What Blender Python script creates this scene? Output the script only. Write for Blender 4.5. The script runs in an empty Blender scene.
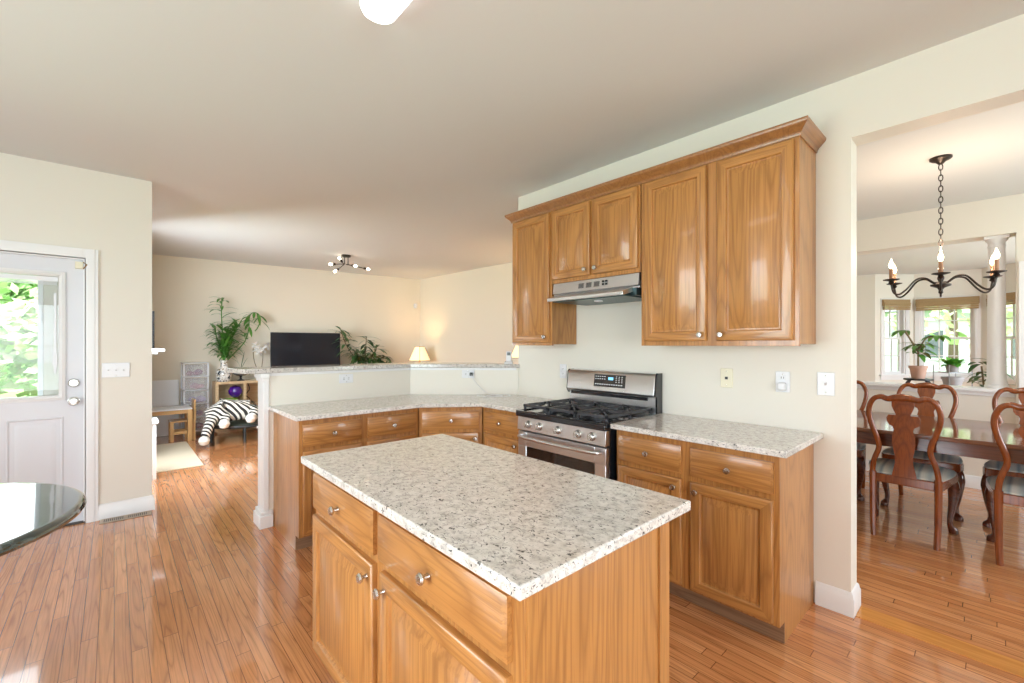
import bpy, bmesh, math, random
from mathutils import Vector, Matrix
R = math.radians
PI = math.pi
rnd = random.Random(7)
SC = bpy.context.scene
C = SC.collection

# ------------------------------------------------------------------ camera
cam_d = bpy.data.cameras.new('camera')
cam = bpy.data.objects.new('camera', cam_d)
C.objects.link(cam)
cam.location = (0, 0, 1.38)
cam.rotation_euler = (R(90), 0, R(47.75 - 90))
cam_d.sensor_width = 36.0
cam_d.lens = 438.0 / 1024 * 36
cam_d.shift_y = 3.1 / 1024
cam_d.clip_start = .03
cam_d.clip_end = 300
SC.camera = cam

# ------------------------------------------------------------------ world, exposure
W = bpy.data.worlds.new('daylight')
SC.world = W
W.use_nodes = True
W.node_tree.nodes['Background'].inputs[0].default_value = (.86, .94, 1, 1)
W.node_tree.nodes['Background'].inputs[1].default_value = 5.5
SC.view_settings.view_transform = 'Standard'
SC.view_settings.look = 'None'
SC.view_settings.gamma = 1
SC.view_settings.use_curve_mapping = False
SC.view_settings.exposure = 0.0
try:
    SC.cycles.max_bounces = 10
    SC.cycles.diffuse_bounces = 6
    SC.cycles.glossy_bounces = 4
    SC.cycles.transparent_max_bounces = 24
    SC.cycles.sample_clamp_indirect = 6
    SC.cycles.caustics_reflective = False
    SC.cycles.caustics_refractive = False
    SC.cycles.use_denoising = True
except Exception:
    pass


def lamp(name, kind, loc, energy, color=(1, 1, 1), rot=(0, 0, 0), size=None, size_y=None, radius=None):
    d = bpy.data.lights.new(name, kind)
    d.energy = energy
    d.color = color
    if kind == 'AREA':
        d.shape = 'RECTANGLE'
        d.size = size
        d.size_y = size_y
    if radius is not None:
        d.shadow_soft_size = radius
    o = bpy.data.objects.new(name, d)
    o.location = loc
    o.rotation_euler = rot
    C.objects.link(o)
    return o


sun = lamp('sun', 'SUN', (0, 0, 20), 5.0, (1, .95, .86))
sun.rotation_euler = Vector((.45, .5, -.95)).to_track_quat('-Z', 'Y').to_euler()
sun.data.angle = R(1.5)
DAY = (.82, .92, 1)
# daylight entering by the windows that lie behind the camera (each lamp stands in its window opening)
lamp('daylight_breakfast', 'AREA', (-.4, -2.58, 1.35), 112, DAY, (R(104), 0, 0), 2.6, 1.7)
lamp('daylight_side', 'AREA', (-2.78, 1.6, 1.3), 120, DAY, (R(104), 0, R(-90)), 2.4, 1.9)
lamp('daylight_dining', 'AREA', (4.6, -2.58, 1.45), 80, DAY, (R(104), 0, 0), 1.8, 1.5)
lamp('daylight_family', 'AREA', (-.24, 5.8, 1.4), 135, (.84, .93, 1), (R(64), 0, R(-58)), 1.3, 1.5)
lamp('daylight_sunroom', 'AREA', (8.6, -2.58, 1.45), 150, DAY, (R(90), 0, 0), 2.2, 1.6)


# ------------------------------------------------------------------ material helpers
def new_mat(name, color=(.8, .8, .8), rough=.5, metal=0, spec=.5, coat=0, emit=None, estr=0):
    m = bpy.data.materials.new(name)
    m.use_nodes = True
    b = m.node_tree.nodes['Principled BSDF']
    b.inputs['Base Color'].default_value = (*color, 1)
    b.inputs['Roughness'].default_value = rough
    b.inputs['Metallic'].default_value = metal
    b.inputs['Specular IOR Level'].default_value = spec
    b.inputs['Coat Weight'].default_value = coat
    b.inputs['Coat Roughness'].default_value = .08
    if emit:
        b.inputs['Emission Color'].default_value = (*emit, 1)
        b.inputs['Emission Strength'].default_value = estr
    return m


class NT:
    def __init__(s, m):
        s.t = m.node_tree
        s.b = s.t.nodes['Principled BSDF']

    def n(s, typ, **kw):
        x = s.t.nodes.new(typ)
        for k, v in kw.items():
            if k in x.inputs.keys():
                x.inputs[k].default_value = v
            else:
                setattr(x, k, v)
        return x

    def l(s, a, b):
        s.t.links.new(a, b)

    def math(s, op, a, b=None, c=None):
        x = s.t.nodes.new('ShaderNodeMath')
        x.operation = op
        for i, v in enumerate((a, b, c)):
            if v is None:
                continue
            if isinstance(v, (int, float)):
                x.inputs[i].default_value = v
            else:
                s.l(v, x.inputs[i])
        return x.outputs[0]

    def ramp(s, fac, stops, interp='LINEAR'):
        x = s.t.nodes.new('ShaderNodeValToRGB')
        x.color_ramp.interpolation = interp
        e = x.color_ramp.elements
        while len(e) < len(stops):
            e.new(.5)
        for i, (p, c) in enumerate(stops):
            e[i].position = p
            e[i].color = (*c, 1) if len(c) == 3 else c
        s.l(fac, x.inputs[0])
        return x.outputs[0]

    def mix(s, fac, a, b, mode='MIX'):
        x = s.t.nodes.new('ShaderNodeMix')
        x.data_type = 'RGBA'
        x.blend_type = mode
        for i, v in ((0, fac), (6, a), (7, b)):
            if isinstance(v, (int, float)):
                x.inputs[i].default_value = v
            elif isinstance(v, tuple):
                x.inputs[i].default_value = (*v, 1)
            else:
                s.l(v, x.inputs[i])
        return x.outputs[2]

    def coord(s, kind='Object', scale=(1, 1, 1), offset_random=False):
        tc = s.t.nodes.new('ShaderNodeTexCoord')
        mp = s.t.nodes.new('ShaderNodeMapping')
        mp.inputs['Scale'].default_value = scale
        s.l(tc.outputs[kind], mp.inputs[0])
        if offset_random:
            oi = s.t.nodes.new('ShaderNodeObjectInfo')
            k = s.math('MULTIPLY', oi.outputs['Random'], 37.0)
            cb = s.t.nodes.new('ShaderNodeCombineXYZ')
            for i in range(3):
                s.l(k, cb.inputs[i])
            s.l(cb.outputs[0], mp.inputs['Location'])
        return mp.outputs[0]

    def noise(s, vec, scale, detail=2, rough=.5, dist=0):
        x = s.t.nodes.new('ShaderNodeTexNoise')
        x.inputs['Scale'].default_value = scale
        x.inputs['Detail'].default_value = detail
        x.inputs['Roughness'].default_value = rough
        x.inputs['Distortion'].default_value = dist
        s.l(vec, x.inputs['Vector'])
        return x.outputs[0]

    def bump(s, h, strength=.2, dist=.002):
        x = s.t.nodes.new('ShaderNodeBump')
        x.inputs['Strength'].default_value = strength
        x.inputs['Distance'].default_value = dist
        s.l(h, x.inputs['Height'])
        s.l(x.outputs[0], s.b.inputs['Normal'])


def oak(name, axis, light=(.465, .21, .058), dark=(.215, .078, .018), rough=.32):
    m = new_mat(name, light, rough, coat=.35)
    n = NT(m)
    sc = [1, 1, 1]
    sc[axis] = .1
    sf = [1, 1, 1]
    sf[axis] = .025
    v = n.coord('Object', tuple(sc), True)
    vf = n.coord('Object', tuple(sf), True)
    low = n.noise(v, 4.5, 1.5, .45, .15)
    line = n.math('PINGPONG', n.math('MULTIPLY', low, 17.0), .5)
    lines = n.ramp(n.math('MULTIPLY', line, 2.0), [(0, (0, 0, 0)), (.22, (.55, .55, .55)), (.6, (1, 1, 1))])
    fine = n.noise(vf, 105, 2.5, .65)
    pores = n.ramp(fine, [(.40, (0, 0, 0)), (.52, (1, 1, 1))])
    tone = n.noise(v, 2.2, 2, .5)
    c = n.mix(n.math('MULTIPLY', n.math('SUBTRACT', 1.0, lines), .66), light, dark)
    c = n.mix(n.math('MULTIPLY', n.math('SUBTRACT', 1.0, pores), .5), c, dark)
    c = n.mix(n.math('MULTIPLY', tone, .35), c, (light[0] * 1.16, light[1] * 1.24, light[2] * 1.4))
    n.l(c, n.b.inputs['Base Color'])
    n.bump(pores, .08, .001)
    return m


OAK_V = oak('oak_vertical', 2)
OAK_H = oak('oak_horizontal', 0)
OAK_D = oak('oak_depth', 1)
OAK_DARK = oak('oak_crown', 0, (.32, .135, .04), (.17, .065, .018))
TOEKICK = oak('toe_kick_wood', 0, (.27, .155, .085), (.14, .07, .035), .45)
PINE_V = oak('pine_vertical', 2, (.62, .37, .14), (.46, .22, .07), .4)
PINE_H = oak('pine_horizontal', 0, (.62, .37, .14), (.46, .22, .07), .4)
BIRCH = oak('birch_veneer', 0, (.66, .47, .27), (.52, .34, .17), .4)
MAHOG = oak('mahogany', 2, (.25, .060, .010), (.11, .022, .004), .22)
MAHOG_D = oak('dark_mahogany', 1, (.115, .03, .013), (.045, .011, .005), .12)
MAHOG_TOP = oak('polished_table_wood', 1, (.17, .06, .026), (.08, .024, .01), .07)


def floor_mat():
    m = new_mat('oak_strip_floor', (.5, .22, .09), .16, coat=.8)
    n = NT(m)
    n.b.inputs['Coat Roughness'].default_value = .05
    tc = n.n('ShaderNodeTexCoord')
    sp = n.n('ShaderNodeSeparateXYZ')
    n.l(tc.outputs['Object'], sp.inputs[0])
    w, L = .057, 1.05
    xr = n.math('DIVIDE', sp.outputs[0], w)
    row = n.math('FLOOR', xr)
    fx = n.math('SUBTRACT', xr, row)
    wn = n.n('ShaderNodeTexWhiteNoise', noise_dimensions='1D')
    n.l(row, wn.inputs['W'])
    yr = n.math('ADD', n.math('DIVIDE', sp.outputs[1], L), n.math('MULTIPLY', wn.outputs[0], 17.0))
    idx = n.math('FLOOR', yr)
    fy = n.math('SUBTRACT', yr, idx)
    w2 = n.n('ShaderNodeTexWhiteNoise', noise_dimensions='2D')
    cb = n.n('ShaderNodeCombineXYZ')
    n.l(row, cb.inputs[0])
    n.l(idx, cb.inputs[1])
    n.l(cb.outputs[0], w2.inputs['Vector'])
    rv = w2.outputs[0]
    # grain coordinates, shifted for each board
    off = n.n('ShaderNodeVectorMath', operation='SCALE')
    n.l(w2.outputs[1], off.inputs[0])
    off.inputs['Scale'].default_value = 31
    add = n.n('ShaderNodeVectorMath', operation='ADD')
    n.l(tc.outputs['Object'], add.inputs[0])
    n.l(off.outputs[0], add.inputs[1])
    mp = n.n('ShaderNodeMapping')
    mp.inputs['Scale'].default_value = (1, .045, 1)
    n.l(add.outputs[0], mp.inputs[0])
    mf = n.n('ShaderNodeMapping')
    mf.inputs['Scale'].default_value = (1, .03, 1)
    n.l(add.outputs[0], mf.inputs[0])
    low = n.noise(mp.outputs[0], 15, 1.5, .45, .2)
    line = n.math('MULTIPLY', n.math('PINGPONG', n.math('MULTIPLY', low, 11.0), .5), 2.0)
    lines = n.ramp(line, [(0, (0, 0, 0)), (.25, (.7, .7, .7)), (.6, (1, 1, 1))])
    fine = n.noise(mf.outputs[0], 150, 2, .6)
    base = n.ramp(rv, [(0, (.56, .225, .085)), (.35, (.64, .272, .103)), (.65, (.69, .305, .12)), (1, (.75, .35, .145))])
    c = n.mix(n.math('MULTIPLY', n.math('SUBTRACT', 1.0, lines), .55), base, (.25, .085, .03))
    c = n.mix(n.math('MULTIPLY', n.ramp(fine, [(.42, (1, 1, 1)), (.6, (0, 0, 0))]), .25), c, (.28, .10, .035))
    # seams
    ex = n.math('MINIMUM', fx, n.math('SUBTRACT', 1.0, fx))
    ey = n.math('MINIMUM', fy, n.math('SUBTRACT', 1.0, fy))
    sx = n.math('LESS_THAN', ex, .024)
    sy = n.math('LESS_THAN', ey, .0015)
    seam = n.math('MAXIMUM', sx, sy)
    c = n.mix(n.math('MULTIPLY', seam, .8), c, (.07, .022, .01))
    n.l(c, n.b.inputs['Base Color'])
    hgt = n.math('SUBTRACT', n.math('MULTIPLY', rv, .25), n.math('MULTIPLY', seam, .8))
    n.bump(hgt, .08, .0012)
    return m


def granite(name, tint=(1, 1, 1)):
    m = new_mat(name, (.7, .67, .62), .12, coat=.25)
    n = NT(m)
    v = n.coord('Object')
    vs = n.coord('Object', (1, .62, 1))
    a = n.noise(v, 34, 5, .62, .5)
    base = n.ramp(a, [(.30, (.45, .42, .39)), (.44, (.66, .625, .58)), (.60, (.77, .74, .70))])
    b = n.noise(vs, 95, 3, .6, .9)
    grey = n.ramp(b, [(.54, (0, 0, 0)), (.62, (1, 1, 1))])
    c = n.mix(n.math('MULTIPLY', grey, .50), base, (.30, .29, .28))
    d = n.noise(vs, 105, 2.5, .55, 1.2)
    dk = n.ramp(d, [(.615, (0, 0, 0)), (.65, (1, 1, 1))])
    c = n.mix(n.math('MULTIPLY', dk, .9), c, (.05, .047, .052))
    c = n.mix(1.0, c, tint, 'MULTIPLY')
    n.l(c, n.b.inputs['Base Color'])
    return m


FLOOR = floor_mat()
GRANITE = granite('speckled_granite')
GRANITE_BAR = granite('speckled_bar_granite', (.82, .82, .83))


def plaster(name, c, rough=.75):
    m = new_mat(name, c, rough, spec=.3)
    n = NT(m)
    h = n.noise(n.coord('Object'), 90, 3, .6)
    n.bump(h, .05, .001)
    return m


WALL = plaster('cream_wall_paint', (.755, .722, .648), .55)
WALL_WARMLIT = plaster('warmlit_wall_paint', (.80, .735, .61), .6)  # warm cast of the family room light mixed into the wall colour
CEIL = plaster('ceiling_paint', (.68, .69, .68), .85)
TRIM = new_mat('white_trim_paint', (.79, .795, .80), .35)
DOORW = new_mat('white_door_paint', (.68, .69, .73), .38)
PLATE = new_mat('white_plastic', (.74, .75, .78), .3)
IVORY = new_mat('ivory_plastic', (.80, .75, .58), .35)
DARKPL = new_mat('dark_plastic', (.03, .03, .03), .4)
NICKEL = new_mat('brushed_nickel', (.62, .60, .56), .27, 1)
BRASS = new_mat('aged_brass', (.45, .30, .12), .35, 1)
BRONZE = new_mat('dark_bronze', (.045, .035, .028), .4, .6)
BLACKM = new_mat('black_metal', (.018, .018, .02), .4, .3)
IRON = new_mat('cast_iron', (.06, .062, .07), .38, .3)
ENAMEL = new_mat('black_enamel', (.012, .014, .018), .1, 0, coat=.5)
OVENGL = new_mat('oven_glass', (.015, .011, .010), .05, 0, coat=.6)
DISPLAY = new_mat('display_blue', (.02, .05, .08), .2, emit=(.25, .7, 1), estr=1.6)
KEYS = new_mat('key_print', (.75, .77, .8), .4)
BULB = new_mat('warm_bulb', (1, .9, .7), .3, emit=(1, .80, .52), estr=9)
BULBW = new_mat('white_bulb', (1, .95, .85), .3, emit=(1, .86, .66), estr=12)
DIFFUSER = new_mat('light_diffuser', (1, 1, 1), .4, emit=(1, .96, .92), estr=4.5)
CANDLE = new_mat('candle_sleeve', (.42, .22, .12), .5)
SHADE = new_mat('lamp_shade_linen', (.95, .84, .62), .8, emit=(1, .72, .40), estr=.75)
RIBBON = new_mat('shade_seam', (.30, .2, .1), .8)
TERRA = new_mat('terracotta', (.50, .31, .24), .7)
GREYPOT = new_mat('grey_pot', (.33, .33, .34), .6)
SOIL = new_mat('soil', (.05, .035, .02), .9)
LEAF = new_mat('leaf_green', (.085, .25, .035), .4)
LEAFD = new_mat('leaf_dark_green', (.05, .13, .035), .45)
LEAFB = new_mat('leaf_bright_green', (.13, .42, .05), .4)
LEAFO = new_mat('leaf_olive', (.25, .25, .07), .5)
STEM = new_mat('stem_brown', (.17, .12, .05), .6)
PETAL = new_mat('white_petal', (.9, .9, .88), .5)
REDP = new_mat('red_petal', (.6, .06, .04), .5)
BARK = new_mat('bark', (.16, .11, .08), .9)
TREE1 = new_mat('tree_leaf_light', (.54, .70, .34), .6)
TREE2 = new_mat('tree_leaf_mid', (.32, .52, .2), .6)
TREE3 = new_mat('tree_leaf_pale', (.70, .70, .50), .6)
SIDING = new_mat('white_siding', (.85, .86, .88), .6)
HOUSE = new_mat('pale_house_siding', (.62, .64, .68), .7)
ROOF = new_mat('grey_roof', (.25, .25, .28), .8)
RUBBER = new_mat('black_rubber', (.02, .022, .022), .6)
MATGREEN = new_mat('trampoline_mat', (.06, .085, .075), .55)
PURPLE = new_mat('purple_gloss', (.07, .012, .25), .15, coat=.6)
LIME = new_mat('lime_plastic', (.30, .62, .03), .4)
PINKC = new_mat('pink_cloth', (.62, .34, .42), .8)
LILAC = new_mat('lilac_cloth', (.45, .36, .58), .8)
PLUM = new_mat('plum_cloth', (.30, .11, .22), .8)
RUGM = new_mat('beige_rug', (.66, .58, .44), .95)
BOARD = new_mat('white_board', (.82, .84, .86), .4)
CERAMIC = new_mat('white_ceramic', (.85, .84, .8), .15)


def steel_mat():
    m = new_mat('stainless_steel', (.74, .74, .75), .3, 1)
    n = NT(m)
    f = n.noise(n.coord('Object', (.015, 1, 1)), 420, 2, .6)
    n.l(n.ramp(f, [(.3, (.27, .27, .27)), (.7, (.35, .35, .35))]), n.b.inputs['Roughness'])
    return m


STEEL = steel_mat()


def glass_mat(name, tint=(1, 1, 1), gloss=.10):
    m = bpy.data.materials.new(name)
    m.use_nodes = True
    t = m.node_tree
    for x in list(t.nodes):
        t.nodes.remove(x)
    out = t.nodes.new('ShaderNodeOutputMaterial')
    tr = t.nodes.new('ShaderNodeBsdfTransparent')
    tr.inputs[0].default_value = (*tint, 1)
    gl = t.nodes.new('ShaderNodeBsdfGlossy')
    gl.inputs['Roughness'].default_value = .02
    fr = t.nodes.new('ShaderNodeFresnel')
    fr.inputs[0].default_value = 1.35
    mx = t.nodes.new('ShaderNodeMixShader')
    t.links.new(fr.outputs[0], mx.inputs[0])
    t.links.new(tr.outputs[0], mx.inputs[1])
    t.links.new(gl.outputs[0], mx.inputs[2])
    t.links.new(mx.outputs[0], out.inputs[0])
    return m


GLASS = glass_mat('window_glass', (.97, .98, .98))


def clear_plastic():
    m = bpy.data.materials.new('clear_plastic')
    m.use_nodes = True
    t = m.node_tree
    b = t.nodes['Principled BSDF']
    b.inputs['Base Color'].default_value = (.84, .87, .92, 1)
    b.inputs['Roughness'].default_value = .2
    tr = t.nodes.new('ShaderNodeBsdfTransparent')
    mx = t.nodes.new('ShaderNodeMixShader')
    mx.inputs[0].default_value = .78
    t.links.new(b.outputs[0], mx.inputs[1])
    t.links.new(tr.outputs[0], mx.inputs[2])
    t.links.new(mx.outputs[0], t.nodes['Material Output'].inputs[0])
    return m


CLEARP = clear_plastic()


def marble_mat():
    m = new_mat('green_marble', (.05, .09, .085), .04, coat=.8)
    n = NT(m)
    a = n.noise(n.coord('Object'), 5, 6, .65, 1.5)
    n.l(n.ramp(a, [(.3, (.006, .016, .018)), (.52, (.02, .045, .045)), (.6, (.10, .14, .14)), (.68, (.03, .06, .06))]), n.b.inputs['Base Color'])
    return m


MARBLE = marble_mat()
MARBLE.node_tree.nodes['Principled BSDF'].inputs['IOR'].default_value = 1.75
MARBLE.node_tree.nodes['Principled BSDF'].inputs['Coat IOR'].default_value = 1.75


def stripe_mat():
    m = new_mat('striped_upholstery', (.6, .62, .6), .75)
    n = NT(m)
    tc = n.n('ShaderNodeTexCoord')
    sp = n.n('ShaderNodeSeparateXYZ')
    n.l(tc.outputs['Object'], sp.inputs[0])
    k = n.math('FRACT', n.math('MULTIPLY', sp.outputs[0], 10.0))
    n.l(n.ramp(k, [(0, (.74, .74, .68)), (.3, (.45, .54, .56)), (.5, (.70, .72, .67)), (.7, (.30, .38, .42)), (.85, (.76, .75, .69))]), n.b.inputs['Base Color'])
    return m


STRIPE = stripe_mat()


def zebra_mat():
    m = new_mat('zebra_plush', (.8, .78, .72), .95)
    n = NT(m)
    v = n.coord('Object')
    wv = n.n('ShaderNodeTexWave', wave_type='BANDS', bands_direction='DIAGONAL')
    wv.inputs['Scale'].default_value = 7.5
    wv.inputs['Distortion'].default_value = 5.5
    wv.inputs['Detail'].default_value = 1
    wv.inputs['Detail Scale'].default_value = .6
    n.l(v, wv.inputs['Vector'])
    n.l(n.ramp(wv.outputs[1], [(.45, (.03, .027, .027)), (.55, (.80, .77, .70))]), n.b.inputs['Base Color'])
    return m


ZEBRA = zebra_mat()
ZWHITE = new_mat('plush_white', (.82, .79, .73), .95)


def bamboo_mat():
    m = new_mat('bamboo_shade', (.4, .27, .12), .7)
    n = NT(m)
    w = n.n('ShaderNodeTexWave', wave_type='BANDS', bands_direction='Z')
    w.inputs['Scale'].default_value = 28
    w.inputs['Distortion'].default_value = .6
    n.l(n.coord('Object'), w.inputs['Vector'])
    n.l(n.ramp(w.outputs[1], [(.2, (.20, .12, .05)), (.7, (.50, .35, .17))]), n.b.inputs['Base Color'])
    return m


BAMBOO = bamboo_mat()


def lawn_mat():
    m = new_mat('lawn_grass', (.3, .48, .16), .9)
    n = NT(m)
    a = n.noise(n.coord('Object'), .5, 5, .7)
    n.l(n.ramp(a, [(.35, (.17, .33, .09)), (.65, (.33, .5, .18))]), n.b.inputs['Base Color'])
    return m


LAWN = lawn_mat()


def porcelain_mat():
    m = new_mat('painted_porcelain', (.8, .8, .78), .12, coat=.5)
    n = NT(m)
    a = n.noise(n.coord('Object', (1, 1, 1), True), 17, 2, .6, .8)
    c = n.ramp(a, [(.40, (.03, .045, .06)), (.46, (.80, .80, .77)), (.56, (.82, .81, .78)), (.62, (.33, .25, .12)), (.70, (.06, .08, .07))])
    n.l(c, n.b.inputs['Base Color'])
    return m


PORC = porcelain_mat()
SILVER = new_mat('grey_glaze', (.30, .32, .34), .15, .6)


# ------------------------------------------------------------------ mesh helpers
def bx(bm, x0, x1, y0, y1, z0, z1, mi=0, M=None):
    vs = []
    for x, y, z in ((x0, y0, z0), (x1, y0, z0), (x1, y1, z0), (x0, y1, z0), (x0, y0, z1), (x1, y0, z1), (x1, y1, z1), (x0, y1, z1)):
        p = Vector((x, y, z))
        vs.append(bm.verts.new(M @ p if M else p))
    for f in ((3, 2, 1, 0), (4, 5, 6, 7), (0, 1, 5, 4), (1, 2, 6, 5), (2, 3, 7, 6), (3, 0, 4, 7)):
        bm.faces.new([vs[i] for i in f]).material_index = mi


def box(*a, **k):
    bm = bmesh.new()
    bx(bm, *a, **k)
    return bm


def prism(bm, pts, z0, z1, mi=0, M=None, axis='z'):
    """polygon pts extruded; axis z: (x,y); axis x: pts are (y,z) from x=z0 to z1; axis y: pts are (x,z)."""
    def P(p, h):
        v = {'z': (p[0], p[1], h), 'x': (h, p[0], p[1]), 'y': (p[0], h, p[1])}[axis]
        v = Vector(v)
        return M @ v if M else v
    a = [bm.verts.new(P(p, z0)) for p in pts]
    b = [bm.verts.new(P(p, z1)) for p in pts]
    n = len(pts)
    fs = [bm.faces.new(a[::-1]), bm.faces.new(b)]
    for i in range(n):
        j = (i + 1) % n
        fs.append(bm.faces.new((a[i], a[j], b[j], b[i])))
    for f in fs:
        f.material_index = mi


def tube(bm, pts, r, seg=10, cap=True, mi=0, flat=1.0):
    """swept circle; r a number or a list"""
    pts = [Vector(p) for p in pts]
    n = len(pts)
    rr = r if isinstance(r, (list, tuple)) else [r] * n
    up = None
    rings = []
    for i, p in enumerate(pts):
        t = (pts[min(i + 1, n - 1)] - pts[max(i - 1, 0)]).normalized()
        if up is None:
            ref = Vector((0, 0, 1)) if abs(t.z) < .9 else Vector((0, 1, 0))
            up = (ref - t * ref.dot(t)).normalized()
        else:
            up = (up - t * up.dot(t))
            up = up.normalized() if up.length > 1e-6 else t.orthogonal().normalized()
        sd = t.cross(up)
        rings.append([bm.verts.new(p + (up * math.cos(a) * flat + sd * math.sin(a)) * rr[i]) for a in [2 * PI * k / seg for k in range(seg)]])
    for a, b in zip(rings, rings[1:]):
        for k in range(seg):
            j = (k + 1) % seg
            f = bm.faces.new((a[k], a[j], b[j], b[k]))
            f.smooth = True
            f.material_index = mi
    if cap:
        bm.faces.new(rings[0][::-1]).material_index = mi
        bm.faces.new(rings[-1]).material_index = mi


def spline(pts, n=6):
    """Catmull-Rom through pts"""
    P = [Vector(p) for p in pts]
    P = [P[0] * 2 - P[1]] + P + [P[-1] * 2 - P[-2]]
    out = []
    for i in range(1, len(P) - 2):
        for k in range(n):
            t = k / n
            a, b, c, d = P[i - 1], P[i], P[i + 1], P[i + 2]
            out.append(.5 * ((2 * b) + (c - a) * t + (2 * a - 5 * b + 4 * c - d) * t * t + (3 * b - a - 3 * c + d) * t ** 3))
    out.append(P[-2])
    return out


def interp(vals, n):
    out = []
    for i in range(len(vals) - 1):
        for k in range(n):
            out.append(vals[i] + (vals[i + 1] - vals[i]) * k / n)
    out.append(vals[-1])
    return out


def lathe(bm, prof, seg=24, c=(0, 0, 0), mi=0, M=None):
    """prof: list of (r,z)"""
    rings = []
    for r, z in prof:
        if r < 1e-5:
            p = Vector((c[0], c[1], c[2] + z))
            rings.append([bm.verts.new(M @ p if M else p)])
        else:
            ring = []
            for k in range(seg):
                p = Vector((c[0] + r * math.cos(2 * PI * k / seg), c[1] + r * math.sin(2 * PI * k / seg), c[2] + z))
                ring.append(bm.verts.new(M @ p if M else p))
            rings.append(ring)
    for a, b in zip(rings, rings[1:]):
        for k in range(seg):
            j = (k + 1) % seg
            if len(a) == 1 and len(b) == 1:
                continue
            if len(a) == 1:
                f = bm.faces.new((a[0], b[j], b[k]))
            elif len(b) == 1:
                f = bm.faces.new((a[k], a[j], b[0]))
            else:
                f = bm.faces.new((a[k], a[j], b[j], b[k]))
            f.smooth = True
            f.material_index = mi
    for r in (rings[0], rings[-1]):
        if len(r) > 1:
            try:
                bm.faces.new(r).material_index = mi
            except ValueError:
                pass


def rings_panel(bm, x0, x1, z0, z1, prof, y=0.0, miv=0, mih=1, hr=None):
    """nested rectangles: prof = list of (inset, outward height); outward is -y."""
    prev = None
    for k, (ins, h) in enumerate(prof):
        q = [bm.verts.new((a, y - h, b)) for a, b in ((x0 + ins, z0 + ins), (x1 - ins, z0 + ins), (x1 - ins, z1 - ins), (x0 + ins, z1 - ins))]
        if prev:
            for i in range(4):
                j = (i + 1) % 4
                f = bm.faces.new((prev[i], prev[j], q[j], q[i]))
                f.material_index = mih if (i in (0, 2) and hr and hr[0] <= k <= hr[1]) else miv
        prev = q
    bm.faces.new(prev).material_index = miv


def ob(name, bm, mats, parent=None, bevel=0, smooth=False, segs=2):
    me = bpy.data.meshes.new(name)
    bmesh.ops.recalc_face_normals(bm, faces=bm.faces)
    bm.to_mesh(me)
    bm.free()
    for m in (mats if isinstance(mats, (list, tuple)) else [mats]):
        me.materials.append(m)
    me.set_sharp_from_angle(angle=R(38))
    o = bpy.data.objects.new(name, me)
    C.objects.link(o)
    if parent:
        o.parent = parent
    if smooth:
        for p in me.polygons:
            p.use_smooth = True
    if bevel:
        md = o.modifiers.new('bevel', 'BEVEL')
        md.width = bevel
        md.segments = segs
        md.limit_method = 'ANGLE'
        md.angle_limit = R(40)
    return o


def tag(o, label, cat, group=None, kind=None):
    o['label'] = label
    o['category'] = cat
    if group:
        o['group'] = group
    if kind:
        o['kind'] = kind
    return o


def thing(name, label, cat, loc=(0, 0, 0), rz=0, group=None):
    o = bpy.data.objects.new(name, None)
    o.empty_display_size = .05
    C.objects.link(o)
    o.location = loc
    o.rotation_euler = (0, 0, rz)
    return tag(o, label, cat, group)


def struct(name, bm, mats, parent=None, bevel=0, smooth=False):
    o = ob(name, bm, mats, parent, bevel, smooth)
    o['kind'] = 'structure'
    return o


def dup(root, loc, rz, label):
    r = root.copy()
    C.objects.link(r)
    r.location = loc
    r.rotation_euler = (0, 0, rz)
    r['label'] = label
    for ch in list(root.children):
        c = ch.copy()
        C.objects.link(c)
        c.parent = r
        for g in ch.children:
            d = g.copy()
            C.objects.link(d)
            d.parent = c
    return r


def wall_cells(bm, axis, a0, a1, t0, t1, z0, z1, holes=(), M=None):
    """wall running along axis from a0..a1, thickness t0..t1, with rectangular holes (a,b,z,z)"""
    As = sorted({a0, a1, *[h[0] for h in holes], *[h[1] for h in holes]})
    Zs = sorted({z0, z1, *[h[2] for h in holes], *[h[3] for h in holes]})
    for i in range(len(As) - 1):
        for j in range(len(Zs) - 1):
            ca, cz = (As[i] + As[i + 1]) / 2, (Zs[j] + Zs[j + 1]) / 2
            if any(h[0] < ca < h[1] and h[2] < cz < h[3] for h in holes):
                continue
            if axis == 'x':
                bx(bm, As[i], As[i + 1], t0, t1, Zs[j], Zs[j + 1], 0, M)
            else:
                bx(bm, t0, t1, As[i], As[i + 1], Zs[j], Zs[j + 1], 0, M)


BASEP = [(0, 0), (.016, 0), (.016, .085), (.011, .095), (.009, .11), (.004, .118), (0, .12)]


def baseboard(name, p0, p1, e0=0.0, e1=0.0):
    """baseboard on the left-hand side (facing p0->p1, the room is to the right)"""
    p0, p1 = Vector((*p0, 0)), Vector((*p1, 0))
    d = (p1 - p0).normalized()
    nrm = Vector((d.y, -d.x, 0))
    bm = bmesh.new()
    a, b = [], []
    for o_, z in BASEP:
        a.append(bm.verts.new(p0 + nrm * o_ - d * (o_ * e0) + Vector((0, 0, z))))
        b.append(bm.verts.new(p1 + nrm * o_ + d * (o_ * e1) + Vector((0, 0, z))))
    n = len(a)
    bm.faces.new(a[::-1])
    bm.faces.new(b)
    for i in range(n):
        j = (i + 1) % n
        bm.faces.new((a[i], a[j], b[j], b[i]))
    return struct(name, bm, TRIM)


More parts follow.
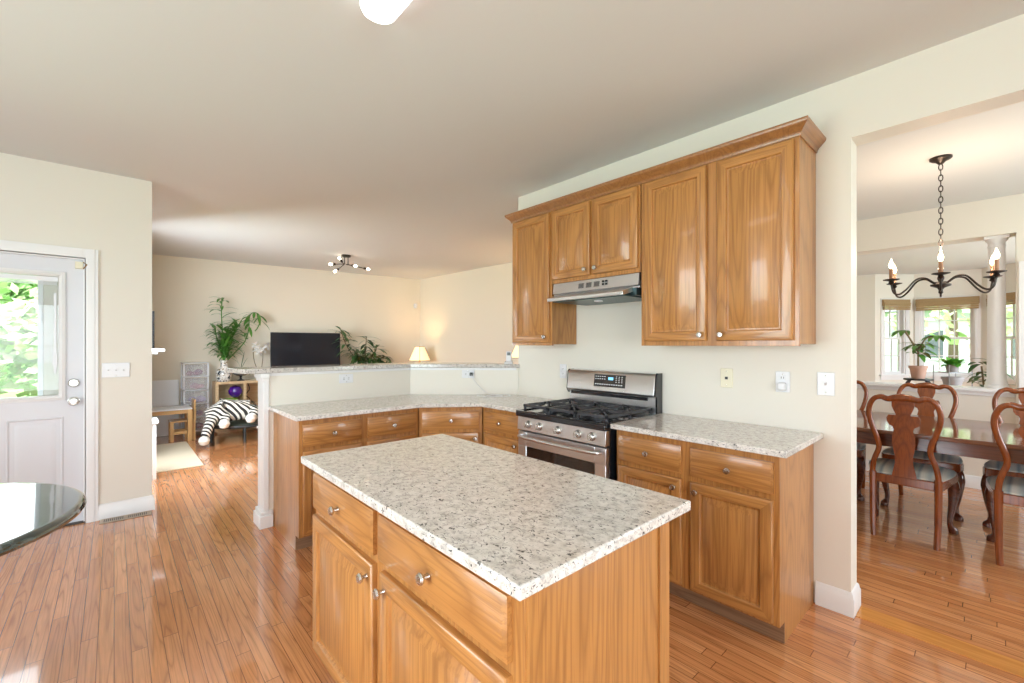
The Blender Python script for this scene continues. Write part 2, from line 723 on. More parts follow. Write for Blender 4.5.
# ------------------------------------------------------------------ room shell
CH = 2.743
XW = 2.774
LSH = [(-2.95, -2.75), (12.2, -2.75), (12.2, 3.0), (5.1, 3.0), (5.1, 8.75), (-.41, 8.75), (-.41, 4.89), (-2.95, 4.89)]
bm = bmesh.new()
prism(bm, LSH, -.12, 0)
struct('floor', bm, FLOOR)
bm = bmesh.new()
prism(bm, LSH, CH, CH + .15)
struct('ceiling', bm, CEIL)

bm = bmesh.new()
wall_cells(bm, 'y', -2.6, 2.965, XW, 2.912, 0, CH, [(-1.5, .490, -1, 2.432)])
struct('wall_stove', bm, WALL)
bm = bmesh.new()
wall_cells(bm, 'x', -2.8, .235, 4.74, 4.88, 0, CH, [(-1.085, -.168, -1, 2.045)])
struct('wall_door', bm, WALL)
bm = bmesh.new()
wall_cells(bm, 'x', -2.8, XW, -2.74, -2.6, 0, CH, [(-1.7, .9, .5, 2.2)])
struct('wall_back', bm, WALL)
bm = bmesh.new()
wall_cells(bm, 'y', -2.74, 4.88, -2.94, -2.8, 0, CH, [(.4, 2.8, .35, 2.25)])
struct('wall_left', bm, WALL)
bm = bmesh.new()
wall_cells(bm, 'y', 4.88, 8.75, -.40, -.26, 0, CH, [(5.15, 6.45, .65, 2.15)])
struct('wall_family_left', bm, [WALL])
bm = bmesh.new()
wall_cells(bm, 'y', 4.885, 8.78, -.43, -.402, -.3, 3.0, [(5.10, 6.50, .60, 2.20)])
struct('trim_7', bm, SIDING)
# far wall of the family room runs slightly askew
M_far = Matrix.Translation((-.40, 8.632, 0)) @ Matrix.Rotation(math.atan2(8.06 - 8.665, 4.95 + .72), 4, 'Z')
bm = bmesh.new()
bx(bm, 0, 5.5, 0, .14, 0, CH, 0, M_far)
struct('wall_family_far', bm, WALL_WARMLIT)
bm = bmesh.new()
prism(bm, [(4.735, 8.25), (5.0, 2.966), (5.14, 2.966), (4.9, 8.25)], 0, CH)
struct('wall_family_right', bm, WALL_WARMLIT)
struct('wall_dining_left', box(2.912, 11.6, 2.825, 2.965, 0, CH), WALL)
bm = bmesh.new()
wall_cells(bm, 'x', XW, 12.2, -2.74, -2.6, 0, CH, [(3.7, 5.5, .7, 2.2), (7.5, 9.7, .65, 2.25)])
struct('wall_dining_back', bm, WALL)
# header between dining room and sunroom, stub wall with its casing at the right, low wall with cap
struct('wall_header', box(6.06, 6.30, -.135, 2.825, 2.40, CH), WALL)
struct('wall_stub', box(6.06, 6.30, -2.6, -.135, 0, CH), WALL)
bm = bmesh.new()
bx(bm, 6.12, 6.26, -.135, 2.825, 0, .935)
struct('wall_low', bm, WALL)
bm = bmesh.new()
bx(bm, 6.07, 6.31, -.13, 2.82, .935, .965)
bx(bm, 6.105, 6.275, -.13, 2.82, .895, .935)
struct('trim_1', bm, TRIM, bevel=.004)
baseboard('baseboard_low_wall', (6.12, 2.82), (6.12, -.135))
# half wall between kitchen and family room, then diagonal to the stove wall
HWZ = 1.163
hw = [(.845, 3.70), (2.066, 3.70), (2.79, 2.967), (2.79, 3.19), (2.14, 3.84), (.845, 3.84)]
bm = bmesh.new()
prism(bm, hw, 0, HWZ)
struct('wall_half', bm, WALL)
bm = bmesh.new()
bx(bm, .828, .868, 3.690, 3.855, .12, 1.10)           # white end casing
bx(bm, .818, .868, 3.680, 3.865, 1.10, 1.125)
bx(bm, .808, .868, 3.670, 3.875, 1.125, HWZ)
struct('trim_2', bm, TRIM, bevel=.004)
bm = bmesh.new()
prism(bm, [(.845, 3.688), (2.06, 3.688), (2.76, 2.98), (2.77, 2.99), (2.07, 3.70), (.845, 3.70)], 1.142, HWZ)
struct('trim_3', bm, TRIM)
bm = bmesh.new()
prism(bm, [(.800, 3.672), (.895, 3.672), (.895, 3.87), (.800, 3.87)], 0, .095)
prism(bm, [(.810, 3.680), (.895, 3.680), (.895, 3.862), (.810, 3.862)], .095, .125)
struct('baseboard_half_wall', bm, TRIM, bevel=.006)

baseboard('baseboard_stove', (XW, .64), (XW, .490), 0, 1)
baseboard('baseboard_jamb', (XW, .490), (2.912, .490), 1, 1)
baseboard('baseboard_jamb_back', (2.912, .490), (2.912, 2.82), 1, 0)
baseboard('baseboard_door', (-.095, 4.74), (.235, 4.74), 0, 1)
baseboard('baseboard_corner', (.235, 4.74), (.235, 4.88), 1, 0)
baseboard('baseboard_far', (-.25, 8.612), (4.74, 8.08))
baseboard('baseboard_right', (4.742, 8.08), (4.998, 3.0))
struct('trim_4', box(2.785, 2.915, -1.5, .472, 0, .004), oak('threshold_oak', 1, (.66, .29, .075), (.46, .18, .04), .14))


# ------------------------------------------------------------------ windows
def make_window(n, M, w, z0, z1, cols, rows, blind=None, depth=.14, casing=True):
    """local: x along the wall (0..w), y=0 the room face (room at y<0), holes at y 0..depth"""
    e = bpy.data.objects.new('window_%d' % n, None)
    C.objects.link(e)
    e.matrix_world = M
    e['kind'] = 'structure'
    bm = bmesh.new()
    if casing:
        for a in ((-.07, 0, z0 - .02, z1 + .07), (w, w + .07, z0 - .02, z1 + .07), (0, w, z1, z1 + .07)):
            bx(bm, a[0], a[1], -.018, 0, a[2], a[3])
        bx(bm, -.10, w + .10, -.05, .01, z0 - .03, z0)
        bx(bm, -.07, w + .07, -.015, 0, z0 - .10, z0 - .03)
    for a in ((0, .02, z0, z1), (w - .02, w, z0, z1), (.02, w - .02, z0, z0 + .02), (.02, w - .02, z1 - .02, z1)):
        bx(bm, a[0], a[1], 0, depth, a[2], a[3])
    struct('window_frame', bm, TRIM, e)
    zm = (z0 + z1) / 2
    for lo, hi, y in ((z0 + .02, zm + .02, .05), (zm - .02, z1 - .02, .085)):
        bm = bmesh.new()
        s = .042
        for a in ((.02, .02 + s, lo, hi), (w - .02 - s, w - .02, lo, hi), (.02 + s, w - .02 - s, lo, lo + s), (.02 + s, w - .02 - s, hi - s, hi)):
            bx(bm, a[0], a[1], y, y + .03, a[2], a[3])
        ix0, ix1 = .02 + s, w - .02 - s
        for k in range(1, cols):
            x = ix0 + (ix1 - ix0) * k / cols
            bx(bm, x - .009, x + .009, y + .005, y + .025, lo + s, hi - s)
        for k in range(1, rows):
            z = lo + s + (hi - lo - 2 * s) * k / rows
            bx(bm, ix0, ix1, y + .006, y + .024, z - .009, z + .009)
        sash = struct('sash', bm, TRIM, e)
        struct('pane', box(ix0, ix1, y + .013, y + .017, lo + s, hi - s), GLASS, sash)
    return e


def frame_y(x, y):      # wall facing -y (room at y smaller)
    return Matrix.Translation((x, y, 0))


make_window(1, Matrix.Translation((.9, -2.6, 0)) @ Matrix.Rotation(PI, 4, 'Z'), 2.6, .5, 2.2, 4, 1)
make_window(2, Matrix.Translation((-2.8, .4, 0)) @ Matrix.Rotation(R(90), 4, 'Z'), 2.4, .35, 2.25, 4, 1)
make_window(3, Matrix.Translation((5.5, -2.6, 0)) @ Matrix.Rotation(PI, 4, 'Z'), 1.8, .7, 2.2, 4, 2)
make_window(4, Matrix.Translation((-.26, 5.15, 0)) @ Matrix.Rotation(R(90), 4, 'Z'), 1.3, .65, 2.15, 3, 2)
make_window(5, Matrix.Translation((9.7, -2.6, 0)) @ Matrix.Rotation(PI, 4, 'Z'), 2.2, .65, 2.25, 4, 2)


# bay of the sunroom: left flank, three facets, right flank
def facet(name, n, p0, p1, holes, win):
    """p0->p1 with the room on the right-hand side; local x from p0 to p1"""
    d = Vector((p1[0] - p0[0], p1[1] - p0[1], 0))
    L = d.length
    M = Matrix.Translation((p0[0], p0[1], 0)) @ Matrix.Rotation(math.atan2(d.y, d.x), 4, 'Z')
    bm = bmesh.new()
    wall_cells(bm, 'x', 0, L, 0, .14, 0, CH, holes, M)
    struct(name, bm, WALL)
    if win:
        make_window(n, M @ Matrix.Translation((win[0], 0, 0)), win[1], win[2], win[3], *win[4:])
    return M, L


def shade_blind(M, w, z1, drop, label):
    e = thing('bamboo_blind', label, 'blind', (0, 0, 0), 0, None)
    e.matrix_world = M
    bm = bmesh.new()
    bx(bm, -.06, w + .06, -.055, -.022, z1 - .075, z1 + .05)
    ob('valance', bm, BAMBOO, e)
    bm = bmesh.new()
    for k in range(4):
        bx(bm, -.05, w + .05, -.066 - .003 * k, -.030, z1 - drop + .035 * k, z1 - drop + .035 * k + .03)
    bx(bm, -.05, w + .05, -.055, -.035, z1 - drop + .1, z1 - .07)
    ob('fold', bm, BAMBOO, e)
    bm = bmesh.new()
    tube(bm, [(w + .03, -.06, z1 - .08), (w + .035, -.062, z1 - .8), (w + .03, -.06, z1 - 1.25)], .004, 6)
    ob('pull_cord', bm, TRIM, e)
    return e


Z0W, Z1W = .80, 2.20
facet('wall_bay_flank', 0, (10.9, 2.9), (10.9, 1.55), [], None)
ML, LL = facet('wall_bay_left', 6, (10.9, 1.55), (11.5, 1.05), [(.18, .60, Z0W, Z1W)], (.18, .42, Z0W, Z1W, 2, 2))
MC, LC = facet('wall_bay_center', 7, (11.5, 1.05), (11.5, .15), [(.085, .815, Z0W, Z1W)], (.085, .73, Z0W, Z1W, 3, 2))
MR, LR = facet('wall_bay_right', 8, (11.5, .15), (10.9, -.45), [(.20, .66, Z0W, Z1W)], (.20, .46, Z0W, Z1W, 2, 2))
facet('wall_bay_flank_right', 0, (10.9, -.45), (10.9, -2.7), [], None)
shade_blind(ML @ Matrix.Translation((.18, 0, 0)), .42, Z1W, .15, 'narrow bamboo shade folded up over the left bay window, beside the tan wall')
shade_blind(MC @ Matrix.Translation((.085, 0, 0)), .73, Z1W, .17, 'wide bamboo shade folded up over the middle bay window')
shade_blind(MR @ Matrix.Translation((.20, 0, 0)), .46, Z1W, .15, 'bamboo shade over the bay window half hidden by the white column')

# white column on the low wall
bm = bmesh.new()
K_ = .60
lathe(bm, [(a * K_, b) for a, b in [(.135, 0), (.135, .03), (.118, .035), (.125, .055), (.112, .075), (.108, .09), (.104, .5), (.094, 1.33), (.102, 1.34), (.094, 1.36), (.098, 1.38), (.120, 1.40), (.122, 1.41)]], 32, (6.19, -.015, .965))
bx(bm, 6.19 - .08, 6.19 + .08, -.095, .065, 2.375, 2.40)
struct('trim_5', bm, TRIM)
# cased opening in the stub wall at the picture's right edge
bm = bmesh.new()
for a in ((-.235, -.150, 0, 2.13), (-1.20, -1.115, 0, 2.13), (-1.115, -.235, 2.045, 2.13)):
    bx(bm, 6.04, 6.06, *a)
struct('trim_6', bm, TRIM)
struct('door_2', box(6.045, 6.059, -1.115, -.235, .01, 2.045), DOORW)
for z in (1.10, 1.62):
    o = ob('door_hinge', box(6.030, 6.042, -.245, -.225, z, z + .09), BRASS)
    tag(o, 'bronze hinge on the white casing right of the column, ' + ('lower of two' if z < 1.3 else 'upper of two'), 'hinge')

# ------------------------------------------------------------------ entry door
DX0, DX1 = -1.085, -.168
door = bpy.data.objects.new('door_1', None)
C.objects.link(door)
door.location = (DX0, 4.74, 0)
door['kind'] = 'structure'
dw = DX1 - DX0
bm = bmesh.new()
wz0, wz1 = .96, 1.93          # half light outer frame
g0, g1 = .125, dw - .107
wall_cells(bm, 'x', .012, dw - .008, .03, .075, .012, 2.035, [(g0, g1, wz0, wz1)])
struct('door_leaf', bm, DOORW, door)
bm = bmesh.new()
gp = [(0, 0), (.0, .014), (.018, .022), (.036, .010), (.036, -.03)]
prev = None
for ins, h in gp:
    q = [bm.verts.new((a, .03 - h, b)) for a, b in ((g0 + ins, wz0 + ins), (g1 - ins, wz0 + ins), (g1 - ins, wz1 - ins), (g0 + ins, wz1 - ins))]
    if prev:
        for i in range(4):
            j = (i + 1) % 4
            bm.faces.new((prev[i], prev[j], q[j], q[i]))
    prev = q
struct('light_frame', bm, TRIM, door)
struct('pane', box(g0 + .034, g1 - .034, .050, .054, wz0 + .034, wz1 - .034), GLASS, door)
bm = bmesh.new()
bx(bm, g0 + .04, g1 - .04, .028, .044, wz1 - .075, wz1 - .040)      # raised mini blind head
for k in range(4):
    bx(bm, g0 + .045, g1 - .045, .030, .043, wz1 - .082 - k * .006, wz1 - .079 - k * .006)
bx(bm, g1 - .062, g1 - .048, .026, .034, wz0 + .20, wz1 - .16)       # slider track
bx(bm, g1 - .068, g1 - .042, .016, .030, wz0 + .26, wz0 + .36)
struct('mini_blind', bm, PLATE, door)
for px0, px1 in ((.115, .43), (.505, .805)):
    bm = bmesh.new()
    rings_panel(bm, px0, px1, .18, .835, [(0, -.002), (.012, .006), (.03, -.006), (.055, .004), (.075, .006)], .03, 0, 0)
    struct('door_panel', bm, DOORW, door)
for z, nm in ((1.085, 'deadbolt'), (.945, 'door_knob')):
    bm = bmesh.new()
    Mk = Matrix.Translation((dw - .062, .03, z)) @ Matrix.Rotation(R(90), 4, 'X')
    if nm == 'deadbolt':
        lathe(bm, [(.033, 0), (.033, .012), (.025, .02), (0, .022)], 20, M=Mk)
        bx(bm, dw - .067, dw - .057, .0, .012, z - .012, z + .012)
    else:
        lathe(bm, [(.034, 0), (.034, .008), (.014, .014), (.013, .035), (.026, .042), (.031, .056), (.026, .068), (0, .073)], 20, M=Mk)
    struct(nm, bm, NICKEL, door)
bm = bmesh.new()
for a in ((-.075, -.005, 0, 2.12), (dw + .005, dw + .075, 0, 2.12), (-.005, dw + .005, 2.05, 2.12)):
    bx(bm, a[0], a[1], -.018, 0, a[2], a[3])
    bx(bm, a[0] + .012, a[1] - .02, -.024, -.018, a[2], a[3])
bx(bm, -.005, .012, 0, .14, 0, 2.05)
bx(bm, dw - .008, dw + .005, 0, .14, 0, 2.05)
bx(bm, .012, dw - .008, 0, .14, 2.036, 2.05)
struct('door_casing', bm, TRIM, door)
struct('threshold', box(0, dw, 0, .14, .0, .012), BRONZE, door)
t = thing('alarm_contact', 'small cream door contact sensor at the top corner of the entry door', 'sensor', (DX1, 4.74, 1.985))
ob('sensor_body', box(-.055, -.010, .006, .028, -.02, .035), IVORY, t, .003)
bm = bmesh.new()
tube(bm, [(-.008, .0, .03), (.012, -.028, .012), (-.008, .0, -.018)], .004, 6)
ob('sensor_bracket', bm, BRASS, t)


# ------------------------------------------------------------------ wall plates
def plate(name, label, cat, M, w, h, kinds, mat=PLATE, group=None):
    e = thing(name, label, cat)
    e.matrix_world = M
    bm = bmesh.new()
    bx(bm, -w / 2, w / 2, -.007, 0, -h / 2, h / 2)
    ob('cover_plate', bm, mat, e, .003)
    n = len(kinds)
    for i, k in enumerate(kinds):
        x = (i - (n - 1) / 2) * .046
        if k == 'switch':
            bm = bmesh.new()
            bx(bm, x - .006, x + .006, -.0085, -.006, -.014, .014)
            prism(bm, [(-.006, -.008), (-.022, .004), (-.020, .010), (-.006, .010)], x - .004, x + .004, axis='x')
            ob('toggle', bm, mat, e)
        elif k == 'outlet':
            for s in (-1, 1):
                bm = bmesh.new()
                bx(bm, x - .016, x + .016, -.009, -.006, s * .02 - .013, s * .02 + .013)
                ro = ob('receptacle', bm, mat, e, .004)
                bm = bmesh.new()
                for sx in (-.006, .006):
                    bx(bm, x + sx - .0012, x + sx + .0012, -.0095, -.008, s * .02 - .003, s * .02 + .007)
                bx(bm, x - .002, x + .002, -.0095, -.008, s * .02 - .009, s * .02 - .005)
                ob('slot', bm, DARKPL, ro)
        elif k == 'houtlet':
            for s in (-1, 1):
                bm = bmesh.new()
                bx(bm, s * .02 - .013, s * .02 + .013, -.009, -.006, -.016, .016)
                ro = ob('receptacle', bm, mat, e, .004)
                bm = bmesh.new()
                for sx in (-.006, .006):
                    bx(bm, s * .02 - .006, s * .02 + .005, -.0095, -.008, sx - .0015, sx + .0015)
                ob('slot', bm, DARKPL, ro)
        elif k == 'jack':
            bm = bmesh.new()
            bx(bm, x - .008, x + .008, -.010, -.006, -.008, .008)
            ob('jack', bm, DARKPL, e)
        elif k == 'plugin':
            bm = bmesh.new()
            bx(bm, x - .022, x + .022, -.035, -.006, -.048, -.002)
            ob('plug_in_light', bm, PLATE, e, .01)
            bm = bmesh.new()
            bx(bm, x - .016, x + .016, -.009, -.006, .008, .036)
            ro = ob('receptacle', bm, mat, e, .004)
            bm = bmesh.new()
            for sx in (-.006, .006):
                bx(bm, x + sx - .0014, x + sx + .0014, -.0095, -.008, .018, .029)
            ob('slot', bm, DARKPL, ro)
    for s in (-1, 1):
        bm = bmesh.new()
        lathe(bm, [(.003, 0), (.003, .002), (0, .003)], 8, M=Matrix.Translation((0, -.0065, s * h * .36)) @ Matrix.Rotation(R(90), 4, 'X'))
        ob('screw', bm, NICKEL, e)
    return e


MS = Matrix.Rotation(R(-90), 4, 'Z')        # plates on walls that face -X
plate('wall_phone_jack', 'ivory phone jack plate, leftmost of the three plates above the right counter', 'wall plate', Matrix.Translation((XW, 1.099, 1.176)) @ MS, .072, .116, ['jack'], IVORY)
plate('wall_outlet', 'white outlet with plug-in light between the ivory plate and the switch', 'outlet', Matrix.Translation((XW, .796, 1.172)) @ MS, .072, .116, ['plugin'])
plate('wall_switch', 'single white light switch on the wall nearest the dining opening', 'switch', Matrix.Translation((XW, .595, 1.173)) @ MS, .078, .122, ['switch'])
plate('wall_outlet', 'white outlet on the wall just left of the range backguard', 'outlet', Matrix.Translation((XW, 2.415, 1.159)) @ MS, .072, .116, ['outlet'])
plate('wall_outlet', 'white horizontal outlet on the long half wall under the bar top', 'outlet', Matrix.Translation((1.457, 3.70, 1.092)), .118, .074, ['houtlet'])
plate('wall_switch', 'white triple switch plate right of the entry door', 'switch', Matrix.Translation((.011, 4.74, 1.176)), .167, .116, ['switch', 'switch', 'switch'])
Md = Matrix.Translation((2.452, 3.309, 1.105)) @ Matrix.Rotation(math.atan2(-.715, .706), 4, 'Z')
o = plate('wall_outlet', 'white outlet with a dark plug on the diagonal half wall', 'outlet', Md, .118, .074, ['houtlet'])
bm = bmesh.new()
bx(bm, .02, .044, -.04, -.0095, -.014, .016)
pl = ob('plug', bm, DARKPL)
pl.matrix_world = Md
tag(pl, 'dark power plug pushed into the outlet on the diagonal half wall', 'plug')
bm = bmesh.new()
Q = lambda x, y, z: Md @ Vector((x, y, z))
pts = [Q(.032, -.042, 0), Q(.045, -.06, -.03), Q(.10, -.05, -.10), Q(.17, -.03, -.165), Q(.24, -.06, -.184), Q(.33, -.13, -.186), Q(.29, -.19, -.186), Q(.19, -.16, -.186), Q(.23, -.08, -.186), Q(.36, -.05, -.184), Q(.40, -.10, -.186), Q(.34, -.17, -.186), Q(.20, -.19, -.186), Q(.10, -.14, -.186)]
tube(bm, spline(pts, 8), .0022, 6)
o = ob('phone_cord', bm, PLATE)
tag(o, 'thin white cord looping down from the plug onto the corner counter', 'cord')

# floor register
t = thing('floor_vent', 'metal floor register set in the floor below the triple switch', 'vent', (.072, 4.655, 0), R(-3))
bm = bmesh.new()
wall_cells(bm, 'x', -.155, .155, -.055, .055, .001, .006)
ob('vent_frame', bm, new_mat('register_tan', (.45, .36, .27), .4, .5), t, .002)
bm = bmesh.new()
for k in range(22):
    if k in (10, 11):
        continue
    bx(bm, -.132 + k * .012, -.126 + k * .012, -.03, .03, .0062, .0072)
ob('vent_slot', bm, DARKPL, t)


# ------------------------------------------------------------------ cabinets
def knob_bm(x, z, y=0.0):
    bm = bmesh.new()
    lathe(bm, [(.008, 0), (.0065, .006), (.0065, .014), (.015, .019), (.0165, .024), (.013, .030), (0, .032)], 16, M=Matrix.Translation((x, y, z)) @ Matrix.Rotation(R(90), 4, 'X'))
    return bm


DT = .021
DOORP = [(0, 0), (0, DT - .007), (.003, DT - .002), (.008, DT), (.050, DT), (.053, DT - .003), (.056, DT - .012), (.062, DT - .013), (.066, DT - .011), (.094, DT - .002), (.097, DT)]
DRAWP = [(0, 0), (0, DT - .007), (.004, DT - .005), (.012, DT)]


def add_door(p, x0, x1, z0, z1, knob, matl=None, top=False):
    bm = bmesh.new()
    rings_panel(bm, x0, x1, z0, z1, DOORP, 0, 0, 1, (1, 5))
    d = ob('door', bm, [OAK_V, OAK_H], p)
    if knob:
        ob('knob', knob_bm(knob[0], knob[1], -DT), NICKEL, d)
    return d


def add_drawer(p, x0, x1, z0, z1):
    bm = bmesh.new()
    rings_panel(bm, x0, x1, z0, z1, DRAWP, 0, 0, 0)
    d = ob('drawer', bm, [OAK_H], p)
    ob('knob', knob_bm((x0 + x1) / 2, (z0 + z1) / 2, -DT), NICKEL, d)
    return d


CT = .030     # counter slab
CZ = .914 - CT


def base_cabinet(label, loc, rz, w, depth, drawers, doors, ends=(True, True)):
    e = thing('base_cabinet', label, 'cabinet', loc, rz)
    d = depth
    bm = bmesh.new()
    prism(bm, [(.018, .10), (.018, CZ), (d, CZ), (d, 0.0), (.075, 0.0), (.075, .10)], .012, w - .012, axis='x')
    ob('carcass', bm, OAK_V, e)
    for s, (a, b) in zip(ends, ((0, .012), (w - .012, w))):
        bm = bmesh.new()
        prism(bm, [(.018, .10), (.018, CZ), (d, CZ), (d, 0), (.075, 0), (.075, .10)], a, b, axis='x')
        ob('end_panel', bm, OAK_V, e)
    # face frame
    xs = sorted({x for r in drawers + [q[:4] for q in doors] for x in r[:2]})
    bm = bmesh.new()
    wall_cells(bm, 'x', 0, w, 0, .018, .10, CZ, [])
    ob('face_frame', bm, OAK_V, e, .001)
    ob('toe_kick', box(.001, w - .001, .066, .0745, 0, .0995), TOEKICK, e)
    for r in drawers:
        add_drawer(e, *r)
    for r in doors:
        add_door(e, *r[:4], r[4])
    return e


def upper_cabinet(label, loc, rz, w, depth, h, doors):
    e = thing('wall_cabinet', label, 'cabinet', loc, rz)
    bm = bmesh.new()
    bx(bm, 0, w, .018, depth, 0.01, h)
    ob('carcass', bm, OAK_V, e)
    ob('face_frame', box(0, w, 0, .018, 0, h), OAK_V, e, .001)
    for r in doors:
        add_door(e, *r[:4], r[4])
    return e


# right base cabinet; local x runs from world Y=1.515 down to .65
FX = 2.221
yR = 1.515
L = lambda y: yR - y
base_cabinet('two door oak base cabinet between the range and the dining opening', (FX, yR, 0), R(-90), .865, XW - FX - .002,
             [(L(1.497), L(1.108), .700, .845), (L(1.058), L(.674), .700, .845)],
             [(L(1.497), L(1.108), .115, .672, (L(1.108) - .033, .672 - .045)), (L(1.058), L(.674), .115, .672, (L(1.058) + .033, .672 - .045))])


def worktop(name, label, pts, z0, z1, mat):
    bm = bmesh.new()
    prism(bm, pts, z0, z1)
    o = ob(name, bm, mat, None, .005, segs=3)
    return tag(o, label, 'worktop')


worktop('granite_worktop', 'speckled granite worktop right of the range', [(2.160, .606), (2.772, .606), (2.772, 1.523), (2.165, 1.523)], CZ, .914, GRANITE)

# peninsula run
PF = 3.081
PX = .90
base_cabinet('oak peninsula base cabinet with two drawers in front of the half wall', (PX, PF, 0), 0, .89, 3.698 - PF,
             [(.022, .421, .700, .845), (.466, .868, .700, .845)],
             [(.022, .421, .115, .672, (.421 - .033, .627)), (.466, .868, .115, .672, (.466 + .033, .627))])
# diagonal corner cabinet
p0, p1 = Vector((1.794, PF)), Vector((2.214, 2.795))
dd = p1 - p0
ang = math.atan2(dd.y, dd.x)
wd = dd.length
e = thing('corner_cabinet', 'diagonal oak corner cabinet in the angle of the counter', 'cabinet', (p0.x, p0.y, 0), ang)
Mi = Matrix.Rotation(-ang, 4, 'Z') @ Matrix.Translation((-p0.x, -p0.y, 0))
poly = [Mi @ Vector((x, y, 0)) for x, y in ((1.795, 3.084), (2.212, 2.80), (2.77, 2.80), (2.77, 2.964), (2.062, 3.69), (1.793, 3.69))]
bm = bmesh.new()
prism(bm, [(p.x, p.y + (.02 if i < 2 else 0)) for i, p in enumerate(poly)], .10, CZ)
ob('carcass', bm, OAK_V, e)
bm = bmesh.new()
bx(bm, .002, wd - .002, 0, .018, .10, CZ)
ob('face_frame', bm, OAK_V, e, .001)
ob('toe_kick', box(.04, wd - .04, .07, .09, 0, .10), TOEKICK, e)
add_drawer(e, .03, wd - .03, .700, .845)
add_door(e, .03, wd - .03, .115, .672, (wd - .063, .627))
# narrow cabinet left of the range
base_cabinet('narrow oak base cabinet between the corner cabinet and the range', (FX, 2.793, 0), R(-90), .473, XW - FX - .004,
             [(.025, .445, .700, .845)], [(.025, .445, .115, .672, (.412, .627))])
worktop('granite_worktop', 'angled granite worktop running from the range along the half wall',
        [(.865, 3.02), (1.772, 3.025), (2.163, 2.752), (2.165, 2.312), (2.772, 2.312), (2.772, 2.975), (2.064, 3.695), (.865, 3.695)], CZ, .914, GRANITE)
# bar top
worktop('granite_bar_top', 'raised granite bar top capping the half wall',
        [(.70, 3.665), (2.05, 3.665), (2.768, 2.94), (2.768, 3.42), (2.25, 4.02), (.64, 4.02)], 1.165, 1.200, GRANITE_BAR)

# island
IX, IY1, IY0 = .631, 1.925, .655
Li = lambda y: IY1 - y
e = base_cabinet('oak kitchen island cabinet with two drawers over two doors', (IX, IY1, 0), R(-90), IY1 - IY0, .588,
                 [(Li(1.911), Li(1.345), .700, .845), (Li(1.305), Li(.695), .700, .845)],
                 [(Li(1.911), Li(1.345), .115, .672, (Li(1.345) - .033, .625)), (Li(1.290), Li(.695), .115, .672, (Li(1.290) + .033, .625))])
bm = bmesh.new()
bx(bm, 1.2705, 1.277, .004, .060, 0, CZ)
ob('corner_post', bm, OAK_V, e)
bm = bmesh.new()
bx(bm, 1.2705, 1.277, .535, .588, 0, CZ)
ob('corner_post', bm, OAK_V, e)
worktop('granite_island_top', 'large speckled granite top on the kitchen island', [(.576, .612), (1.276, .608), (1.276, 1.947), (.576, 1.947)], CZ, .914, GRANITE)

# uppers
UX = 2.480
UB, UT = 1.373, 2.42
upper_cabinet('narrow tall oak wall cabinet left of the hood', (UX, 2.725, UB), R(-90), .45, XW - UX - .002, UT - UB, [(.018, .432, .022, UT - UB - .03, (.400, .066))])
upper_cabinet('short oak wall cabinet above the range hood', (UX, 2.272, 1.842), R(-90), .758, XW - UX - .002, UT - 1.842,
              [(.012, .366, .028, UT - 1.842 - .03, (.334, .068)), (.392, .746, .028, UT - 1.842 - .03, (.424, .068))])
upper_cabinet('tall double door oak wall cabinet right of the hood', (UX, 1.507, UB), R(-90), .867, XW - UX - .002, UT - UB,
              [(.030, .419, .028, UT - UB - .03, (.389, .062)), (.474, .845, .028, UT - UB - .03, (.503, .062))])
# crown moulding: profile swept along left end, front, right end
prof = [(-.002, 2.400), (.006, 2.400), (.008, 2.412), (.016, 2.424), (.038, 2.446), (.045, 2.456), (.045, 2.468), (-.002, 2.468)]
bm = bmesh.new()
path = [((XW - .003, 2.728), (0, 1)), ((UX, 2.728), (-1, 1)), ((UX, .639), (-1, -1)), ((XW - .003, .639), (0, -1))]
rs = []
for (x, y), (nx, ny) in path:
    rs.append([bm.verts.new((x + nx * o_, y + ny * o_, z)) for o_, z in prof])
for a, b in zip(rs, rs[1:]):
    for i in range(len(prof)):
        j = (i + 1) % len(prof)
        bm.faces.new((a[i], a[j], b[j], b[i]))
bm.faces.new(rs[0])
bm.faces.new(rs[-1][::-1])
o = ob('crown_molding', bm, OAK_DARK)
tag(o, 'dark oak crown moulding along the top of the wall cabinets', 'molding')

# ------------------------------------------------------------------ range hood
t = thing('range_hood', 'slim stainless range hood under the short wall cabinet', 'range hood', (UX, 2.262, 1.70), R(-90))
bm = bmesh.new()
bx(bm, .008, .742, .0, .308, .045, .138)
ob('hood_body', bm, STEEL, t, .002)
bm = bmesh.new()
prism(bm, [(-.015, .062), (-.004, .138), (.0, .138), (.0, .055)], .008, .742, axis='x')
ob('fascia', bm, STEEL, t)
bm = bmesh.new()
prism(bm, [(-.135, -.008), (-.135, .016), (-.02, .052), (.02, .052), (.02, .030), (-.12, -.008)], .062, .705, axis='x')
ob('visor', bm, STEEL, t, .003)
bm = bmesh.new()
bx(bm, .09, .70, -.10, .29, -.012, -.004)
bx(bm, .06, .732, -.02, .295, -.004, .045)
ob('filter', bm, new_mat('filter_reflected_tint', (.07, .12, .13), .35, .7), t)  # greenish reflection under the visor is put into the base colour
bm = bmesh.new()
lathe(bm, [(.03, -.02), (.03, -.008)], 16, (.40, .03, 0))
ob('hood_lamp', bm, PLATE, t)
fy = -.0135
for k in range(3):
    bm = bmesh.new()
    for j in range(6):
        z = .083 + j * .006
        bx(bm, .255 + k * .068, .300 + k * .068, fy + (z - .068) * .14 - .004, fy + .006 + (z - .068) * .14, z, z + .003)
    ob('vent_grille', bm, DARKPL, t)
for a, b in ((.462, .086), (.462, .106), (.488, .086), (.488, .106)):
    ob('push_button', box(a, a + .014, -.017, -.004, b, b + .012), BLACKM, t)

